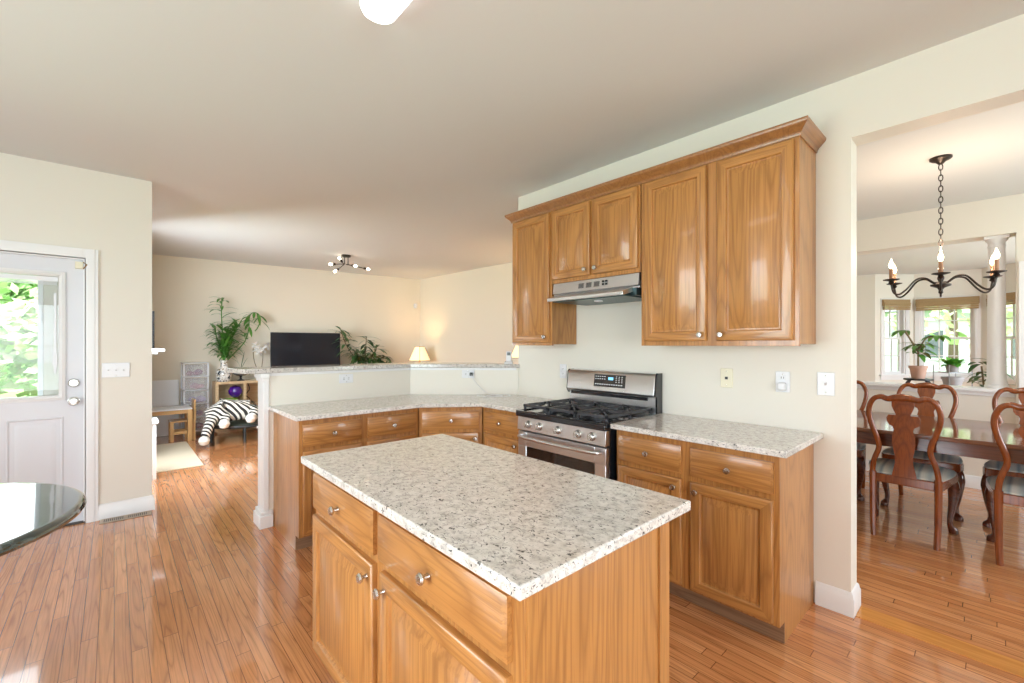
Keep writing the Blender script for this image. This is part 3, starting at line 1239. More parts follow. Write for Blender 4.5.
# ------------------------------------------------------------------ gas range
SY = 2.298
t = thing('gas_range', 'stainless gas range with black cooktop between the two granite worktops', 'range', (2.15, SY, 0), R(-90))
w = .762
ob('range_body', box(0.002, w - .002, .03, .60, .04, .895), ENAMEL, t)
for a in ((.03, .06), (w - .06, .06), (.03, .52), (w - .06, .52)):
    ob('foot', box(a[0], a[0] + .03, a[1], a[1] + .03, 0, .04), DARKPL, t)
bm = bmesh.new()
wall_cells(bm, 'x', .004, w - .004, -.005, .03, .215, .765, [(.085, w - .085, .36, .665)])
dr = ob('oven_door', bm, STEEL, t, .003)
ob('oven_window', box(.085, w - .085, .0, .02, .36, .665), OVENGL, dr)
bm = bmesh.new()
pts = spline([(.035, -.010, .737), (.06, -.045, .737), (.20, -.058, .737), (w / 2, -.063, .737), (w - .2, -.058, .737), (w - .06, -.045, .737), (w - .035, -.010, .737)], 6)
tube(bm, pts, .0125, 10)
ob('door_handle', bm, STEEL, dr)
bm = bmesh.new()
bx(bm, .004, w - .004, -.003, .03, .045, .208)
ob('warming_drawer', bm, STEEL, t, .003)
bm = bmesh.new()
prism(bm, [(-.012, .777), (-.006, .868), (.03, .868), (.03, .777)], .002, w - .002, axis='x')
cp = ob('control_panel', bm, STEEL, t, .002)
for y in (2.183, 2.077, 1.910, 1.742, 1.636):
    bm = bmesh.new()
    x = SY - y
    Mk = Matrix.Translation((x, -.008, .823)) @ Matrix.Rotation(R(86), 4, 'X')
    lathe(bm, [(.027, 0), (.027, .006), (.022, .010), (.020, .028), (.017, .031), (0, .031)], 22, M=Mk)
    bx(bm, -.005, .005, -.019, .019, .02, .040, 0, Mk)
    ob('burner_knob', bm, NICKEL, cp, .001)
bm = bmesh.new()
bx(bm, -.003, w + .003, -.025, .575, .872, .906)
bx(bm, -.003, w + .003, -.025, .0, .906, .914)
bx(bm, -.003, .02, 0, .575, .906, .914)
bx(bm, w - .02, w + .003, 0, .575, .906, .914)
ct = ob('cooktop', bm, ENAMEL, t, .004)
for bxx, byy, r in ((.17, .15, .045), (.17, .42, .035), (.381, .28, .05), (.592, .15, .04), (.592, .42, .038)):
    bm = bmesh.new()
    lathe(bm, [(r * 1.25, .906), (r * 1.25, .912), (r, .914), (r, .922), (r * .8, .925), (r * .8, .930), (0, .931)], 20, (bxx, byy, 0))
    ob('burner', bm, IRON, ct)
for k in range(3):
    gx0, gx1 = .018 + k * .243, .018 + k * .243 + .238
    bm = bmesh.new()
    s = .008
    zt = .952
    for a in ((gx0, gx1, .03, .03 + 2 * s), (gx0, gx1, .545 - 2 * s, .545), (gx0, gx0 + 2 * s, .03, .545), (gx1 - 2 * s, gx1, .03, .545)):
        bx(bm, a[0], a[1], a[2], a[3], zt - .018, zt)
    mid = (gx0 + gx1) / 2
    for yy in (.16, .42):
        for q in range(8):
            a = 2 * PI * q / 8
            c0, c1 = .035, (.10 if q % 2 == 0 else .118)
            tube(bm, [(mid + math.cos(a) * c0, yy + math.sin(a) * c0, zt + .002), (mid + math.cos(a) * c1, yy + math.sin(a) * c1, zt - .006)], .0065, 6)
    bx(bm, gx0, gx1, .282, .298, zt - .018, zt)
    for xx in (gx0 + .01, gx1 - .01):
        for yy in (.04, .29, .535):
            bx(bm, xx - .008, xx + .008, yy - .008, yy + .008, .9145, zt - .01)
    ob('grate', bm, IRON, ct, .002)
# backguard
bm = bmesh.new()
prism(bm, [(.545, 1.020), (.530, 1.035), (.548, 1.165), (.565, 1.182), (.62, 1.182), (.62, 1.02)], 0, w, axis='x')
bg = ob('backguard', bm, STEEL, t, .004)
bm = bmesh.new()
bx(bm, .004, w - .004, .560, .62, .905, 1.019)
ob('riser', bm, STEEL, t)
bm = bmesh.new()
bx(bm, .03, w - .06, .545, .56, .995, 1.018)
ob('oven_vent', bm, ENAMEL, t)
bm = bmesh.new()
prism(bm, [(.553, .905), (.553, 1.03), (.53, 1.03), (.55, 1.17), (.565, 1.185), (.622, 1.185), (.622, .905)], w, w + .012, axis='x')
ob('side_trim', bm, ENAMEL, t)
bm = bmesh.new()
prism(bm, [(.56, 1.0), (.535, 1.03), (.55, 1.17), (.565, 1.185), (.622, 1.185), (.622, 1.0)], -.008, 0, axis='x')
ob('side_trim', bm, ENAMEL, t)
sl = .018 / .130
Mdisp = lambda z: .530 + (z - 1.035) * sl
bm = bmesh.new()
prism(bm, [(Mdisp(1.068) - .002, 1.068), (Mdisp(1.158) - .002, 1.158), (.56, 1.158), (.56, 1.068)], .262, .535, axis='x')
dp = ob('display_panel', bm, OVENGL, t)
KB = lambda *a: ob('key', box(*a), KEYS, dp)
for i in range(5):
    for j in range(2):
        z = 1.122 + j * .018
        x = .274 + i * .02
        KB(x, x + .010, Mdisp(z) - .0045, Mdisp(z) + .004, z, z + .006)
for i in range(12):
    z = 1.083
    x = .274 + i * .0205
    KB(x, x + .013, Mdisp(z) - .0045, Mdisp(z) + .004, z, z + .007)
for i in range(3):
    for j in range(4):
        z = 1.104 + j * .013
        x = .455 + i * .024
        KB(x, x + .009, Mdisp(z) - .0045, Mdisp(z) + .004, z, z + .005)
bm = bmesh.new()
bx(bm, .392, .432, Mdisp(1.125) - .0048, Mdisp(1.125) + .004, 1.120, 1.140)
ob('clock_display', bm, DISPLAY, dp)

# cordless phone on the bar
t = thing('cordless_phone', 'white cordless phone standing at the wall end of the bar top', 'phone', (2.725, 3.045, 1.2001), R(-50))
bm = bmesh.new()
prism(bm, [(-.03, 0), (.035, 0), (.035, .018), (.015, .028), (-.03, .018)], -.038, .038, axis='x')
ob('charging_base', bm, PLATE, t, .004)
bm = bmesh.new()
prism(bm, [(-.012, .024), (.008, .024), (.026, .115), (.008, .118)], -.026, .026, axis='x')
hs = ob('handset', bm, PLATE, t, .005)
bm = bmesh.new()
prism(bm, [(-.003, .080), (.0045, .108), (.006, .108), (.0, .080)], -.016, .016, axis='x')
ob('phone_screen', bm, new_mat('phone_screen_grey', (.16, .19, .2), .3), hs)

# ------------------------------------------------------------------ ceiling lights
t = thing('ceiling_light', 'white oblong flush light on the kitchen ceiling above the island', 'light', (.770, 1.092, CH))


def rrect(x0, x1, y0, y1, r, n=8):
    out = []
    for cx, cy, a0 in ((x1 - r, y1 - r, 0), (x0 + r, y1 - r, 90), (x0 + r, y0 + r, 180), (x1 - r, y0 + r, 270)):
        for k in range(n + 1):
            a = R(a0 + 90 * k / n)
            out.append((cx + r * math.cos(a), cy + r * math.sin(a)))
    return out


bm = bmesh.new()
prism(bm, rrect(-.075, .075, -.600, .600, .070), -.02, 0)
ob('base_pan', bm, new_mat('fixture_rim', (.6, .56, .52), .4), t)
bm = bmesh.new()
prev = None
for ins, z in ((.004, -.02), (.003, -.045), (.010, -.060), (.028, -.070)):
    rr = [bm.verts.new((x, y, z)) for x, y in rrect(-.075 + ins, .075 - ins, -.600 + ins, .600 - ins, .070 - ins)]
    if prev:
        for i in range(len(rr)):
            j = (i + 1) % len(rr)
            bm.faces.new((prev[i], prev[j], rr[j], rr[i]))
    prev = rr
bm.faces.new(prev)
ob('diffuser', bm, DIFFUSER, t)

t = thing('ceiling_light', 'dark multi-arm ceiling light with bare bulbs in the family room', 'light', (2.62, 6.65, CH), R(68.5))
bm = bmesh.new()
lathe(bm, [(.07, 0), (.07, -.02), (.06, -.028), (0, -.03)], 20)
ob('canopy', bm, BRONZE, t)
bm = bmesh.new()
tube(bm, [(0, .022, -.02), (0, .022, -.14)], .006, 8)
tube(bm, [(0, -.028, -.02), (0, -.028, -.14)], .006, 8)
ob('stem', bm, BRONZE, t)
# each arm: local y = picture left(+)/right(-), local x = away
for a, b in (((0, .022, -.135), (-.03, .15, -.150)), ((0, .03, -.145), (-.06, .11, -.225)), ((0, -.02, -.140), (.04, -.255, -.175)), ((0, 0, -.140), (-.09, -.085, -.165)), ((0, .03, -.14), (.01, .055, -.105))):
    a, b = Vector(a), Vector(b)
    d = (b - a).normalized()
    bm = bmesh.new()
    tube(bm, [a, b], .006, 8)
    tube(bm, [b, b + d * .04], .017, 12)
    arm = ob('arm', bm, BRONZE, t)
    bm = bmesh.new()
    pts = [b + d * (.04 + s) for s in (0, .008, .020, .036, .050, .056)]
    tube(bm, pts, [.010, .011, .017, .020, .014, .003], 14)
    ob('bulb', bm, BULBW, arm)

# chandelier
t = thing('chandelier', 'dark bronze six arm candle chandelier hanging over the dining table', 'chandelier', (4.46, .262, CH), R(3.4))
bm = bmesh.new()
lathe(bm, [(.062, 0), (.062, -.012), (.05, -.022), (.03, -.03), (.012, -.05), (0, -.05)], 24)
ob('canopy', bm, BRONZE, t)
bm = bmesh.new()
zc = -.05
zh = -.72
nl = 17
for k in range(nl):
    c = Vector((0, 0, zc - (k + .5) * (abs(zh) - .05) / nl))
    hl = (abs(zh) - .05) / nl * .62
    ring = []
    for q in range(13):
        a = 2 * PI * q / 12
        x = math.cos(a) * .011
        z = math.sin(a) * hl
        ring.append(c + (Vector((x, 0, z)) if k % 2 else Vector((0, x, z))))
    tube(bm, ring, .0032, 6, cap=False)
ob('chain', bm, BRONZE, t)
bm = bmesh.new()
lathe(bm, [(0, -.70), (.014, -.705), (.016, -.72), (.008, -.735), (.008, -.80), (.016, -.82), (.012, -.85), (.02, -.88), (.012, -.905), (.058, -.925), (.055, -.935), (.02, -.95), (.012, -.965), (.014, -.985), (0, -1.0)], 20)
ob('hub', bm, BRONZE, t)
for k in range(6):
    a = R(60 * k)
    u = Vector((math.cos(a), math.sin(a), 0))
    Z = Vector((0, 0, 1))
    bm = bmesh.new()
    pts = spline([u * .02 + Z * -.93, u * .05 + Z * -.905, u * .095 + Z * -.875, u * .15 + Z * -.885, u * .21 + Z * -.955, u * .255 + Z * -.990, u * .290 + Z * -.975, u * .305 + Z * -.91], 6)
    tube(bm, pts, .0065, 8)
    arm = ob('arm', bm, BRONZE, t)
    c = u * .305
    bm = bmesh.new()
    lathe(bm, [(.004, -.92), (.018, -.905), (.012, -.892), (.047, -.882), (.049, -.877), (.012, -.880), (0, -.880)], 18, c)
    ob('drip_pan', bm, BRONZE, arm)
    bm = bmesh.new()
    lathe(bm, [(.0125, -.880), (.012, -.798), (0, -.798)], 14, c)
    ob('candle_sleeve', bm, CANDLE, arm)
    bm = bmesh.new()
    lathe(bm, [(.007, -.798), (.013, -.785), (.0155, -.772), (.012, -.755), (.006, -.738), (.002, -.724), (0, -.722)], 14, c)
    ob('bulb', bm, BULB, arm)

L_ = lamp('chandelier_light', 'POINT', (0, 0, -.66), 22, (1, .76, .55), radius=.06)
L_.parent = t

# ------------------------------------------------------------------ dining furniture
TX0, TX1, TY0, TY1 = 4.135, 5.25, -1.0, 1.55
t = thing('dining_table', 'long polished mahogany dining table under the chandelier', 'table', ((TX0 + TX1) / 2, .28, 0))
tx, ty = (TX1 - TX0) / 2, (TY1 - TY0) / 2
bm = bmesh.new()
prism(bm, rrect(-tx, tx, -ty, ty, .08), .728, .758)
ob('table_top', bm, MAHOG_TOP, t, .008, segs=3)
bm = bmesh.new()
wall_cells(bm, 'y', -ty + .10, ty - .10, -tx + .05, -tx + .075, .635, .728)
wall_cells(bm, 'y', -ty + .10, ty - .10, tx - .075, tx - .05, .635, .728)
wall_cells(bm, 'x', -tx + .05, tx - .05, -ty + .10, -ty + .125, .635, .728)
wall_cells(bm, 'x', -tx + .05, tx - .05, ty - .125, ty - .10, .635, .728)
ob('apron', bm, MAHOG_D, t)
for sx in (-1, 1):
    for sy in (-1, 1):
        bm = bmesh.new()
        c = Vector((sx * (tx - .10), sy * (ty - .15), 0))
        o_ = Vector((sx * .7, sy * .7, 0))
        pts = spline([c + o_ * p + Vector((0, 0, z)) for p, z in ((0, .73), (.01, .66), (.035, .58), (.025, .42), (-.005, .22), (0, .08), (.03, .03), (.035, 0))], 5)
        tube(bm, pts, interp([.05, .05, .055, .042, .030, .024, .034, .030], 5), 12)
        ob('leg', bm, MAHOG_D, t)


def make_chair(label):
    """local: faces +x... seat front at +y; back at y=0; seen from behind along +y"""
    t = thing('dining_chair', label, 'chair', group='mahogany dining chairs around the table')
    bm = bmesh.new()
    # seat pad: trapezoid, domed
    nu, nv = 10, 8
    grid = []
    for j in range(nv + 1):
        v = j / nv
        y = .02 + .44 * v
        hwid = .185 + .06 * math.sin(min(1, v * 1.15) * PI / 2)
        if v > .85:
            hwid -= (v - .85) * .15
        row = []
        for i in range(nu + 1):
            u = i / nu * 2 - 1
            dome = (1 - u ** 4) * (1 - (2 * v - 1) ** 4)
            row.append((u * hwid, y, .455 + .035 * dome ** .6))
        grid.append(row)
    top = [[bm.verts.new(p) for p in r] for r in grid]
    for j in range(nv):
        for i in range(nu):
            f = bm.faces.new((top[j][i], top[j][i + 1], top[j + 1][i + 1], top[j + 1][i]))
            f.smooth = True
    edge = [top[0][i] for i in range(nu + 1)] + [top[j][nu] for j in range(1, nv + 1)] + [top[nv][i] for i in range(nu - 1, -1, -1)] + [top[j][0] for j in range(nv - 1, 0, -1)]
    low = [bm.verts.new((v.co.x, v.co.y, .447)) for v in edge]
    for i in range(len(edge)):
        j = (i + 1) % len(edge)
        bm.faces.new((edge[i], low[i], low[j], edge[j]))
    bm.faces.new(low)
    ob('seat', bm, STRIPE, t)
    bm = bmesh.new()
    prism(bm, [(-.190, .0), (.190, .0), (.250, .40), (.235, .465), (-.235, .465), (-.250, .40)], .385, .447)
    ob('seat_rail', bm, MAHOG, t, .006)
    # back frame: closed S-curve stiles and yoke crest
    half = [(.172, .40, 0), (.172, .48, -.004), (.160, .555, -.012), (.136, .635, -.02), (.141, .70, -.03), (.166, .78, -.04), (.186, .87, -.052), (.182, .94, -.062), (.155, .995, -.072), (.115, 1.012, -.077), (.080, 1.000, -.079), (.04, 1.010, -.082), (0, 1.014, -.083)]
    full = [(-x, y, z) for x, z, y in half] + [(x, y, z) for x, z, y in half[::-1][1:]]
    bm = bmesh.new()
    pts = spline(full, 5)
    rr = []
    for p in pts:
        rr.append(.0170 + .009 * max(0, (p.z - .95) / .06) * max(0, 1 - abs(p.x) / .14))
    tube(bm, pts, rr, 10)
    ob('back_frame', bm, MAHOG, t)
    sh = [(.080, .447), (.068, .50), (.058, .545), (.056, .59), (.066, .64), (.074, .69), (.070, .74), (.060, .785), (.068, .805), (.088, .815), (.103, .838), (.106, .866), (.094, .886), (.076, .882), (.072, .868), (.080, .860), (.076, .850), (.060, .852), (.048, .872), (.046, .895), (.058, .92), (.070, .950), (.070, 1.0)]
    sh = [(x * .84, z) for x, z in sh]
    outline = [(x, z) for x, z in sh] + [(-x, z) for x, z in sh[::-1]]
    bm = bmesh.new()
    yb = lambda z: -.004 - .076 * max(0, (z - .48) / .53) ** 1.2
    a = [bm.verts.new((x, yb(z) - .006, z)) for x, z in outline]
    b = [bm.verts.new((x, yb(z) + .006, z)) for x, z in outline]
    n = len(outline)
    h = n // 2
    for vs in (a, b):
        for i in range(h - 1):
            bm.faces.new((vs[i], vs[i + 1], vs[n - 2 - i], vs[n - 1 - i]))
    for i in range(n):
        j = (i + 1) % n
        bm.faces.new((a[i], a[j], b[j], b[i]))
    ob('splat', bm, MAHOG, t)
    for s in (-1, 1):
        bm = bmesh.new()
        pts = spline([(s * .172, 0, .46), (s * .172, 0, .30), (s * .170, -.012, .12), (s * .165, -.025, 0)], 5)
        tube(bm, pts, interp([.0215, .020, .0185, .0165], 5), 8)
        ob('leg', bm, MAHOG, t)
        bm = bmesh.new()
        k = Vector((s * .6, .8, 0))
        c = Vector((s * .215, .425, 0))
        pts = spline([c + k * p + Vector((0, 0, z)) for p, z in ((0, .40), (.012, .36), (.020, .31), (.008, .20), (-.012, .10), (-.008, .05), (.012, .022), (.018, 0))], 5)
        tube(bm, pts, interp([.028, .034, .035, .025, .0165, .017, .029, .026], 5), 10)
        ob('leg', bm, MAHOG_D, t)
    return t


ch = make_chair('mahogany dining chair fully in view on the kitchen side of the table')
CHX = 4.13
near_rz = R(-90)            # local +y (seat front) -> world +X
ch.location = (CHX - .02, .425, 0)
ch.rotation_euler = (0, 0, near_rz)
dup(ch, (CHX - .015, -.19, 0), near_rz + R(-3), 'mahogany dining chair cut by the right picture edge, on the kitchen side')
far_rz = R(90)
FCX = 5.33
dup(ch, (FCX, .41, 0), far_rz, 'mahogany dining chair across the table, behind the fully visible chair')
dup(ch, (FCX, -.19, 0), far_rz, 'mahogany dining chair across the table at the right picture edge')
dup(ch, (FCX, 1.02, 0), far_rz, 'mahogany dining chair across the table, mostly hidden by the kitchen wall end')


# ------------------------------------------------------------------ plants
def leaf(bm, base, d, length, width, droop=.3, n=5, fold=.15, mi=0):
    d = Vector(d).normalized()
    p = Vector(base)
    side = d.cross(Vector((0, 0, 1)))
    side = side.normalized() if side.length > 1e-4 else Vector((1, 0, 0))
    prev = None
    step = length / n
    for i in range(n + 1):
        f = i / n
        wv = width * .5 * math.sin(PI * min(.98, .06 + f * .92)) ** .8
        up = side.cross(d)
        q = [bm.verts.new(p - side * wv + up * fold * wv), bm.verts.new(p), bm.verts.new(p + side * wv + up * fold * wv)]
        if prev:
            for a in (0, 1):
                fc = bm.faces.new((prev[a], prev[a + 1], q[a + 1], q[a]))
                fc.smooth = True
                fc.material_index = mi
        prev = q
        d = (d + Vector((0, 0, -droop / n))).normalized()
        p = p + d * step


def pot(bm, r, h, c=(0, 0, 0)):
    lathe(bm, [(r * .72, 0), (r * .95, h * .8), (r * 1.05, h * .8), (r * 1.05, h), (r * .92, h), (r * .88, h * .85), (0, h * .85)], 20, c)


def stems(parent, name, pts_list, r, mat):
    bm = bmesh.new()
    for pts in pts_list:
        tube(bm, spline(pts, 5), r, 6)
    return ob(name, bm, mat, parent)


# cube shelf unit
t = thing('cube_shelf', 'low birch cube shelf behind the half wall end', 'shelf', (1.155, 8.06, 0))
bm = bmesh.new()
wS, hS, dS = .79, .80, .32
bx(bm, 0, wS, 0, dS, .03, .07)
bx(bm, 0, wS, 0, dS, hS - .04, hS)
for x in (0, .375, wS - .04):
    bx(bm, x, x + .04, 0, dS, .07, hS - .04)
bx(bm, .04, wS - .04, 0, dS, .405, .425)
ob('shelf_frame', bm, BIRCH, t)
ob('back_panel', box(.04, wS - .04, dS - .01, dS - .004, .07, hS - .04), BIRCH, t)
ob('plinth', box(.03, wS - .03, .03, dS - .03, 0, .03), BIRCH, t)
o = bmesh.new()
lathe(o, [(0, -.10), (.06, -.08), (.095, -.03), (.10, .02), (.07, .075), (0, .10)], 20, (1.155 + .285, 8.19, .628))
tag(ob('round_toy', o, PURPLE), 'shiny purple round toy in the cube shelf', 'toy')
bm = bmesh.new()
lathe(bm, [(.08, 0), (.115, .02), (.125, .06), (.11, .09), (.06, .100), (0, .098)], 20, (1.36, 8.19, .4255))
tag(ob('toy_bag', bm, LIME), 'lime green rounded toy under the purple ball in the left cube', 'toy')
bm = bmesh.new()
tube(bm, spline([(1.60, 8.12, .757), (1.62, 8.10, .66), (1.57, 8.11, .57), (1.63, 8.12, .50), (1.60, 8.13, .43)], 6), .006, 6)
tag(ob('hanging_cable', bm, BLACKM), 'thin black cable hanging in the second cube of the shelf', 'cable')

# porcelain vase with lucky bamboo
t = thing('bamboo_vase', 'patterned porcelain vase of tall green bamboo stalks on the cube shelf', 'plant', (1.275, 8.13, .80))
bm = bmesh.new()
lathe(bm, [(.075, 0), (.085, .01), (.105, .07), (.11, .13), (.09, .19), (.05, .235), (.042, .27), (.045, .31), (.058, .335), (.05, .335), (.038, .30), (0, .30)], 24)
ob('vase', bm, PORC, t)
rs_ = random.Random(3)
tops, sp = [], []
for x, y, h in ((-.02, 0, 1.10), (.02, .01, .62), (.06, .02, .55), (-.06, .01, .60), (.0, -.02, .50), (.10, 0, .75)):
    pts = [(0, 0, .28), (x * .6, y, .28 + h * .35), (x * 1.6, y, .28 + h * .7), (x * 2.2 + .02, y, .28 + h * .92)]
    sp.append(pts)
    tops.append(pts)
sp.append([(.0, 0, .28), (.12, 0, .42), (.28, 0, .62), (.34, 0, .82), (.35, 0, 1.02), (.40, 0, 1.10), (.48, 0, 1.08), (.51, 0, .98), (.47, 0, .86), (.43, 0, .80)])
stems(t, 'stem', sp, .008, LEAF)
bm = bmesh.new()
for pts in tops:
    S_ = spline(pts, 6)
    for k, p in enumerate(S_[3:]):
        for q in range(2):
            a = rs_.uniform(0, 2 * PI)
            leaf(bm, p, (math.cos(a), math.sin(a) * .6, rs_.uniform(.2, .9)), rs_.uniform(.17, .30), rs_.uniform(.035, .055), rs_.uniform(.5, 1.5))
for k in range(40):
    a = rs_.uniform(0, 2 * PI)
    leaf(bm, (rs_.uniform(-.07, .07), rs_.uniform(-.03, .03), rs_.uniform(.32, .72)), (math.cos(a) * .7, math.sin(a) * .5, rs_.uniform(.4, 1.2)), rs_.uniform(.16, .28), rs_.uniform(.035, .055), rs_.uniform(.2, 1.0))
for p in spline([(.28, 0, .62), (.34, 0, .82), (.35, 0, 1.02), (.40, 0, 1.10), (.48, 0, 1.08), (.51, 0, .98)], 4):
    a = rs_.uniform(0, 2 * PI)
    leaf(bm, p, (math.cos(a), math.sin(a) * .5, rs_.uniform(-.6, .3)), rs_.uniform(.14, .24), .045, .9)
ob('foliage', bm, LEAF, t)

# pedestal bowl
t = thing('pedestal_bowl', 'grey glazed bowl on a dark foot beside the porcelain vase', 'bowl', (1.51, 8.16, .80))
bm = bmesh.new()
lathe(bm, [(.055, 0), (.05, .012), (.018, .025), (.015, .06), (.025, .075)], 20)
ob('foot', bm, BLACKM, t)
bm = bmesh.new()
lathe(bm, [(.02, .073), (.07, .085), (.115, .115), (.105, .14), (.06, .155), (.035, .185), (.03, .185), (.0, .165)], 24)
ob('bowl', bm, SILVER, t)
bm = bmesh.new()
for a, l_ in ((.4, .22), (2.2, .26), (1.2, .30)):
    leaf(bm, (0, 0, .18), (math.cos(a) * .5, .1, 1), l_, .018, .2)
ob('sprig', bm, LEAFD, t)

# orchid
t = thing('orchid', 'white orchid with two thin stems between the vase and the television', 'plant', (1.77, 8.14, .80))
bm = bmesh.new()
pot(bm, .06, .11)
ob('pot', bm, CERAMIC, t)
bm = bmesh.new()
for k in range(7):
    a = k * .9
    leaf(bm, (0, 0, .10), (math.cos(a), math.sin(a), .45), .2, .05, .8)
ob('foliage', bm, LEAFD, t)
sA = [(0, 0, .10), (-.07, 0, .30), (-.09, 0, .50), (-.06, 0, .58)]
sB = [(.02, 0, .10), (.05, 0, .32), (.06, 0, .48), (.12, 0, .56)]
stems(t, 'stem', [sA, sB], .006, STEM)
bm = bmesh.new()
for cx, cz in ((-.06, .57), (-.02, .52), (.0, .46), (.06, .50), (.11, .55), (-.05, .50)):
    for k in range(5):
        a = 2 * PI * k / 5
        leaf(bm, (cx, -.01, cz), (math.cos(a), -.35, math.sin(a)), .075, .07, .1, 3)
ob('petal', bm, PETAL, t)

# television on its console
t = thing('media_console', 'low dark media console hidden behind the bar under the television', 'console', (2.02, 7.90, 0), R(-6))
bm = bmesh.new()
bx(bm, 0, 1.9, 0, .40, .08, .80)
ob('console_body', bm, MAHOG_D, t)
ob('console_top', box(-.02, 1.92, -.02, .41, .80, .83), MAHOG_D, t, .004)
for k in range(3):
    d = ob('door', box(.02 + k * .625, .625 + k * .625, -.018, -.001, .11, .78), MAHOG_D, t, .003)
    ob('knob', knob_bm(.56 + k * .625 if k < 2 else 1.32, .5, -.018), NICKEL, d)
for x in (.05, 1.81):
    for y in (.03, .33):
        ob('foot', box(x, x + .05, y, y + .05, 0, .08), MAHOG_D, t)
t = thing('television', 'flat black television on the console behind the bar', 'television', (2.47, 8.0, .8305), R(-6))
bm = bmesh.new()
bx(bm, -.555, .555, 0, .035, .085, .755)
bx(bm, -.35, .35, .035, .07, .2, .6)
ob('housing', bm, BLACKM, t, .004)
scr = new_mat('tv_screen', (.008, .012, .02), .12, coat=.2)
ob('screen', box(-.547, .547, -.003, -.0005, .095, .747), scr, t)
ob('bottom_bezel', box(-.555, .555, -.004, .0, .083, .094), NICKEL, t)
bm = bmesh.new()
for s in (-.4, .4):
    bx(bm, s - .015, s + .015, -.07, .12, 0, .012)
    bx(bm, s - .015, s + .015, .005, .03, .012, .088)
ob('stand', bm, BLACKM, t)

# mixed plants right of the tv
t = thing('potted_bamboo', 'bushy dark leaved plant pot right of the television', 'plant', (3.44, 7.82, .8305))
bm = bmesh.new()
pot(bm, .14, .16)
ob('pot', bm, TERRA, t)
rs_ = random.Random(11)
sp = [[(0, 0, .13), (.0, 0, .4), (.02, 0, .68)], [(.05, 0, .13), (.12, 0, .3), (.22, 0, .5)], [(-.05, 0, .13), (-.12, 0, .3), (-.20, 0, .42)], [(.05, .0, .13), (.25, 0, .25), (.38, 0, .33)], [(-.05, .0, .13), (-.30, .08, .5), (-.42, .10, .82)]]
stems(t, 'stem', sp, .007, STEM)
bm = bmesh.new()
for pts in sp:
    for p in spline(pts, 7)[4:]:
        for q in range(3):
            a = rs_.uniform(0, 2 * PI)
            leaf(bm, p, (math.cos(a), math.sin(a) * .6, rs_.uniform(-.2, .6)), rs_.uniform(.16, .30), rs_.uniform(.04, .065), rs_.uniform(.5, 1.4))
ob('foliage', bm, LEAFD, t)
bm = bmesh.new()
for k in range(110):
    a = rs_.uniform(0, 2 * PI)
    leaf(bm, (rs_.uniform(-.22, .22), rs_.uniform(-.1, .1), rs_.uniform(.14, .36)), (math.cos(a), math.sin(a), rs_.uniform(.1, 1)), rs_.uniform(.10, .20), rs_.uniform(.02, .045), rs_.uniform(.2, 1.1))
ob('lower_foliage', bm, LEAFO, t)
t = thing('potted_shrub', 'small grey potted plant with green leaves nearest the table lamp', 'plant', (3.86, 7.84, .8305))
bm = bmesh.new()
pot(bm, .08, .13)
ob('pot', bm, SILVER, t)
bm = bmesh.new()
for k in range(60):
    a = rs_.uniform(0, 2 * PI)
    leaf(bm, (rs_.uniform(-.04, .04), rs_.uniform(-.04, .04), .12), (math.cos(a), math.sin(a), rs_.uniform(.3, 1.6)), rs_.uniform(.10, .2), .045, rs_.uniform(.3, 1.2))
ob('foliage', bm, LEAFD, t)


# table lamps on end tables
def end_table(label, loc, up=0):
    t = thing('end_table', label, 'table', loc)
    ob('table_top', box(-.25, .25, -.25, .25, .56 + up, .59 + up), MAHOG_D, t, .004)
    for sx in (-1, 1):
        for sy in (-1, 1):
            ob('leg', box(sx * .21 - .02, sx * .21 + .02, sy * .21 - .02, sy * .21 + .02, 0, .56 + up), MAHOG_D, t)
    return t


def table_lamp(label, loc, s=1.0):
    t = thing('table_lamp', label, 'lamp', loc)
    bm = bmesh.new()
    lathe(bm, [(.075 * s, 0), (.075 * s, .015), (.03 * s, .03), (.05 * s, .10), (.085 * s, .19), (.07 * s, .28), (.03 * s, .34), (.02 * s, .36), (0, .36)], 20)
    ob('base', bm, BRONZE, t)
    bm = bmesh.new()
    tube(bm, [(0, 0, .35), (0, 0, .52)], .008, 8)
    tube(bm, [(0, 0, .45), (0, 0, .48)], .02, 8)
    ob('stem', bm, BRASS, t)
    bm = bmesh.new()
    n = 8
    lo = [(math.cos(2 * PI * k / 24) * .215 * s, math.sin(2 * PI * k / 24) * .215 * s, .48) for k in range(24)]
    hi = [(x * .42, y * .42, .75) for x, y, z in lo]
    a = [bm.verts.new(p) for p in lo]
    b = [bm.verts.new(p) for p in hi]
    for k in range(24):
        j = (k + 1) % 24
        bm.faces.new((a[k], a[j], b[j], b[k])).smooth = True
    sh = ob('lamp_shade', bm, SHADE, t)
    bm = bmesh.new()
    for k in range(4):
        p, q = Vector(lo[(k * 6 + 4) % 24]), Vector(hi[(k * 6 + 4) % 24])
        tube(bm, [p * 1.005, q * 1.005], .004, 6)
    tube(bm, [Vector(p) for p in lo + [lo[0]]], .004, 6, cap=False)
    tube(bm, [Vector(p) for p in hi + [hi[0]]], .004, 6, cap=False)
    ob('shade_rib', bm, RIBBON, sh)
    L_ = lamp('lamp_light', 'POINT', (loc[0], loc[1], loc[2] + .68), 24, (1, .62, .30), radius=.05)
    L_.location = (0, 0, .66)
    L_.parent = t
    return t


